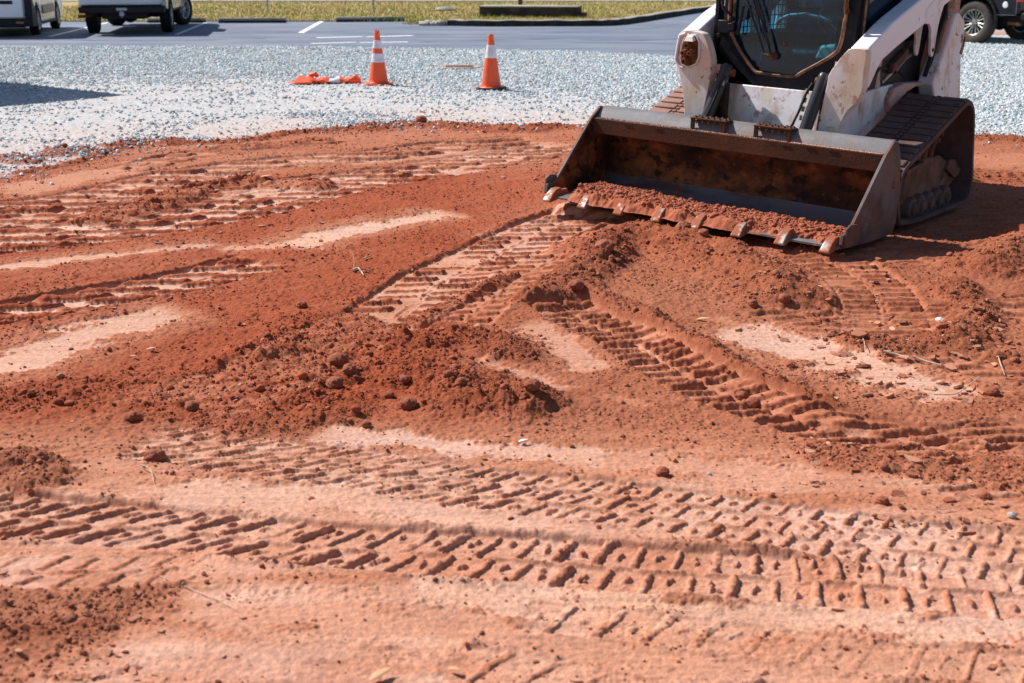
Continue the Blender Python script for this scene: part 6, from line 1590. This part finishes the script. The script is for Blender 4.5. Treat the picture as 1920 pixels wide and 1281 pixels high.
leaf(252, 673, .018, 'smaller pale leaf on red soil left of the curled one', -.3)
leaf(1320, 602, .035, 'broad flat flake of pale clay at the tip of the bare patch', -.3, 'leafdry', 'clay_flake')
leaf(500, 345, .05, 'pale flake on the clod strip at the far left', .1)

# broken crusts of clay: thin shards pushed up by the tracks
def shards():
    rs = np.random.RandomState(15); N = []
    zones = [((1500,590,1900,760), 520, 1.0), ((1500,400+420,1920,1000), 300, .9), ((1000,560,1150,640), 60, .7), ((0,340,620,470), 420, .8), ((620,250,1060,340), 260, .8), ((100,700,560,800), 90, .6), ((0,1060,500,1281), 160, .6), ((560,800,1500,1010), 260, .5), ((1000,1090,1920,1281), 160, .5), ((660,470,1000,640), 160, .6), ((1380,480,1700,640), 240, .9), ((0,540,500,620), 120, .6)]
    X_, Y_, S_ = [], [], []
    for (u0, v0, u1, v1), n, k in zones:
        for _ in range(int(n*.45)):
            x, y = W(rs.uniform(u0, u1), rs.uniform(v0, v1)); X_.append(x); Y_.append(y); S_.append(k)
    x, y, k = np.array(X_), np.array(Y_), np.array(S_)
    idx = grid_lookup(G0, x, y); z = G0[2][idx]; n = len(x)
    m = 7
    r = (.004+.012*rs.uniform(0, 1, n)**2.2)*k*(1+.05*y)
    V = np.empty((n, 2*m, 3)); ang = np.linspace(0, 2*np.pi, m, endpoint=False)[None]+rs.uniform(0, 6.28, (n, 1))
    rad = r[:, None]*rs.uniform(.55, 1.2, (n, m)); el = rs.uniform(1, 2.2, (n, 1))
    px = rad*np.cos(ang)*el; py = rad*np.sin(ang); t = rs.uniform(-.7, .7, (n, 1)); th = (r*.28)[:, None]
    for j, zz in ((0, -th), (1, th)):
        qy = py*np.cos(t)-zz*np.sin(t); qz = py*np.sin(t)+zz*np.cos(t)
        a = rs.uniform(0, 6.28, (n, 1)) if j == 0 else a
        V[:, j*m:(j+1)*m, 0] = px*np.cos(a)-qy*np.sin(a)+x[:, None]; V[:, j*m:(j+1)*m, 1] = px*np.sin(a)+qy*np.cos(a)+y[:, None]; V[:, j*m:(j+1)*m, 2] = qz + z[:, None] + r[:, None]*.25
    top = [[0, i, i+1] for i in range(1, m-1)]; F1 = top + [[m, m+i+1, m+i] for i in range(1, m-1)]
    for i in range(m): F1 += [[i, m+(i+1) % m, (i+1) % m], [i, m+i, m+(i+1) % m]]
    F1 = np.array(F1); Fc = (F1[None]+(np.arange(n)*2*m)[:, None, None]).reshape(-1, 3)
    tt = rs.uniform(0, 1, (n, 1))**1.5
    c = (np.array([.30, .085, .040])*(1-tt)+np.array([.52, .27, .17])*tt)*rs.uniform(.8, 1.2, (n, 1))
    o = np_mesh('clay_shards', V.reshape(-1, 3), Fc, 'crumb', False, [('soil', np.repeat(c, 2*m, 0))])
    tag(o, 'thin broken crusts of clay pushed up by the tracks', 'soil', kind='stuff')
shards()
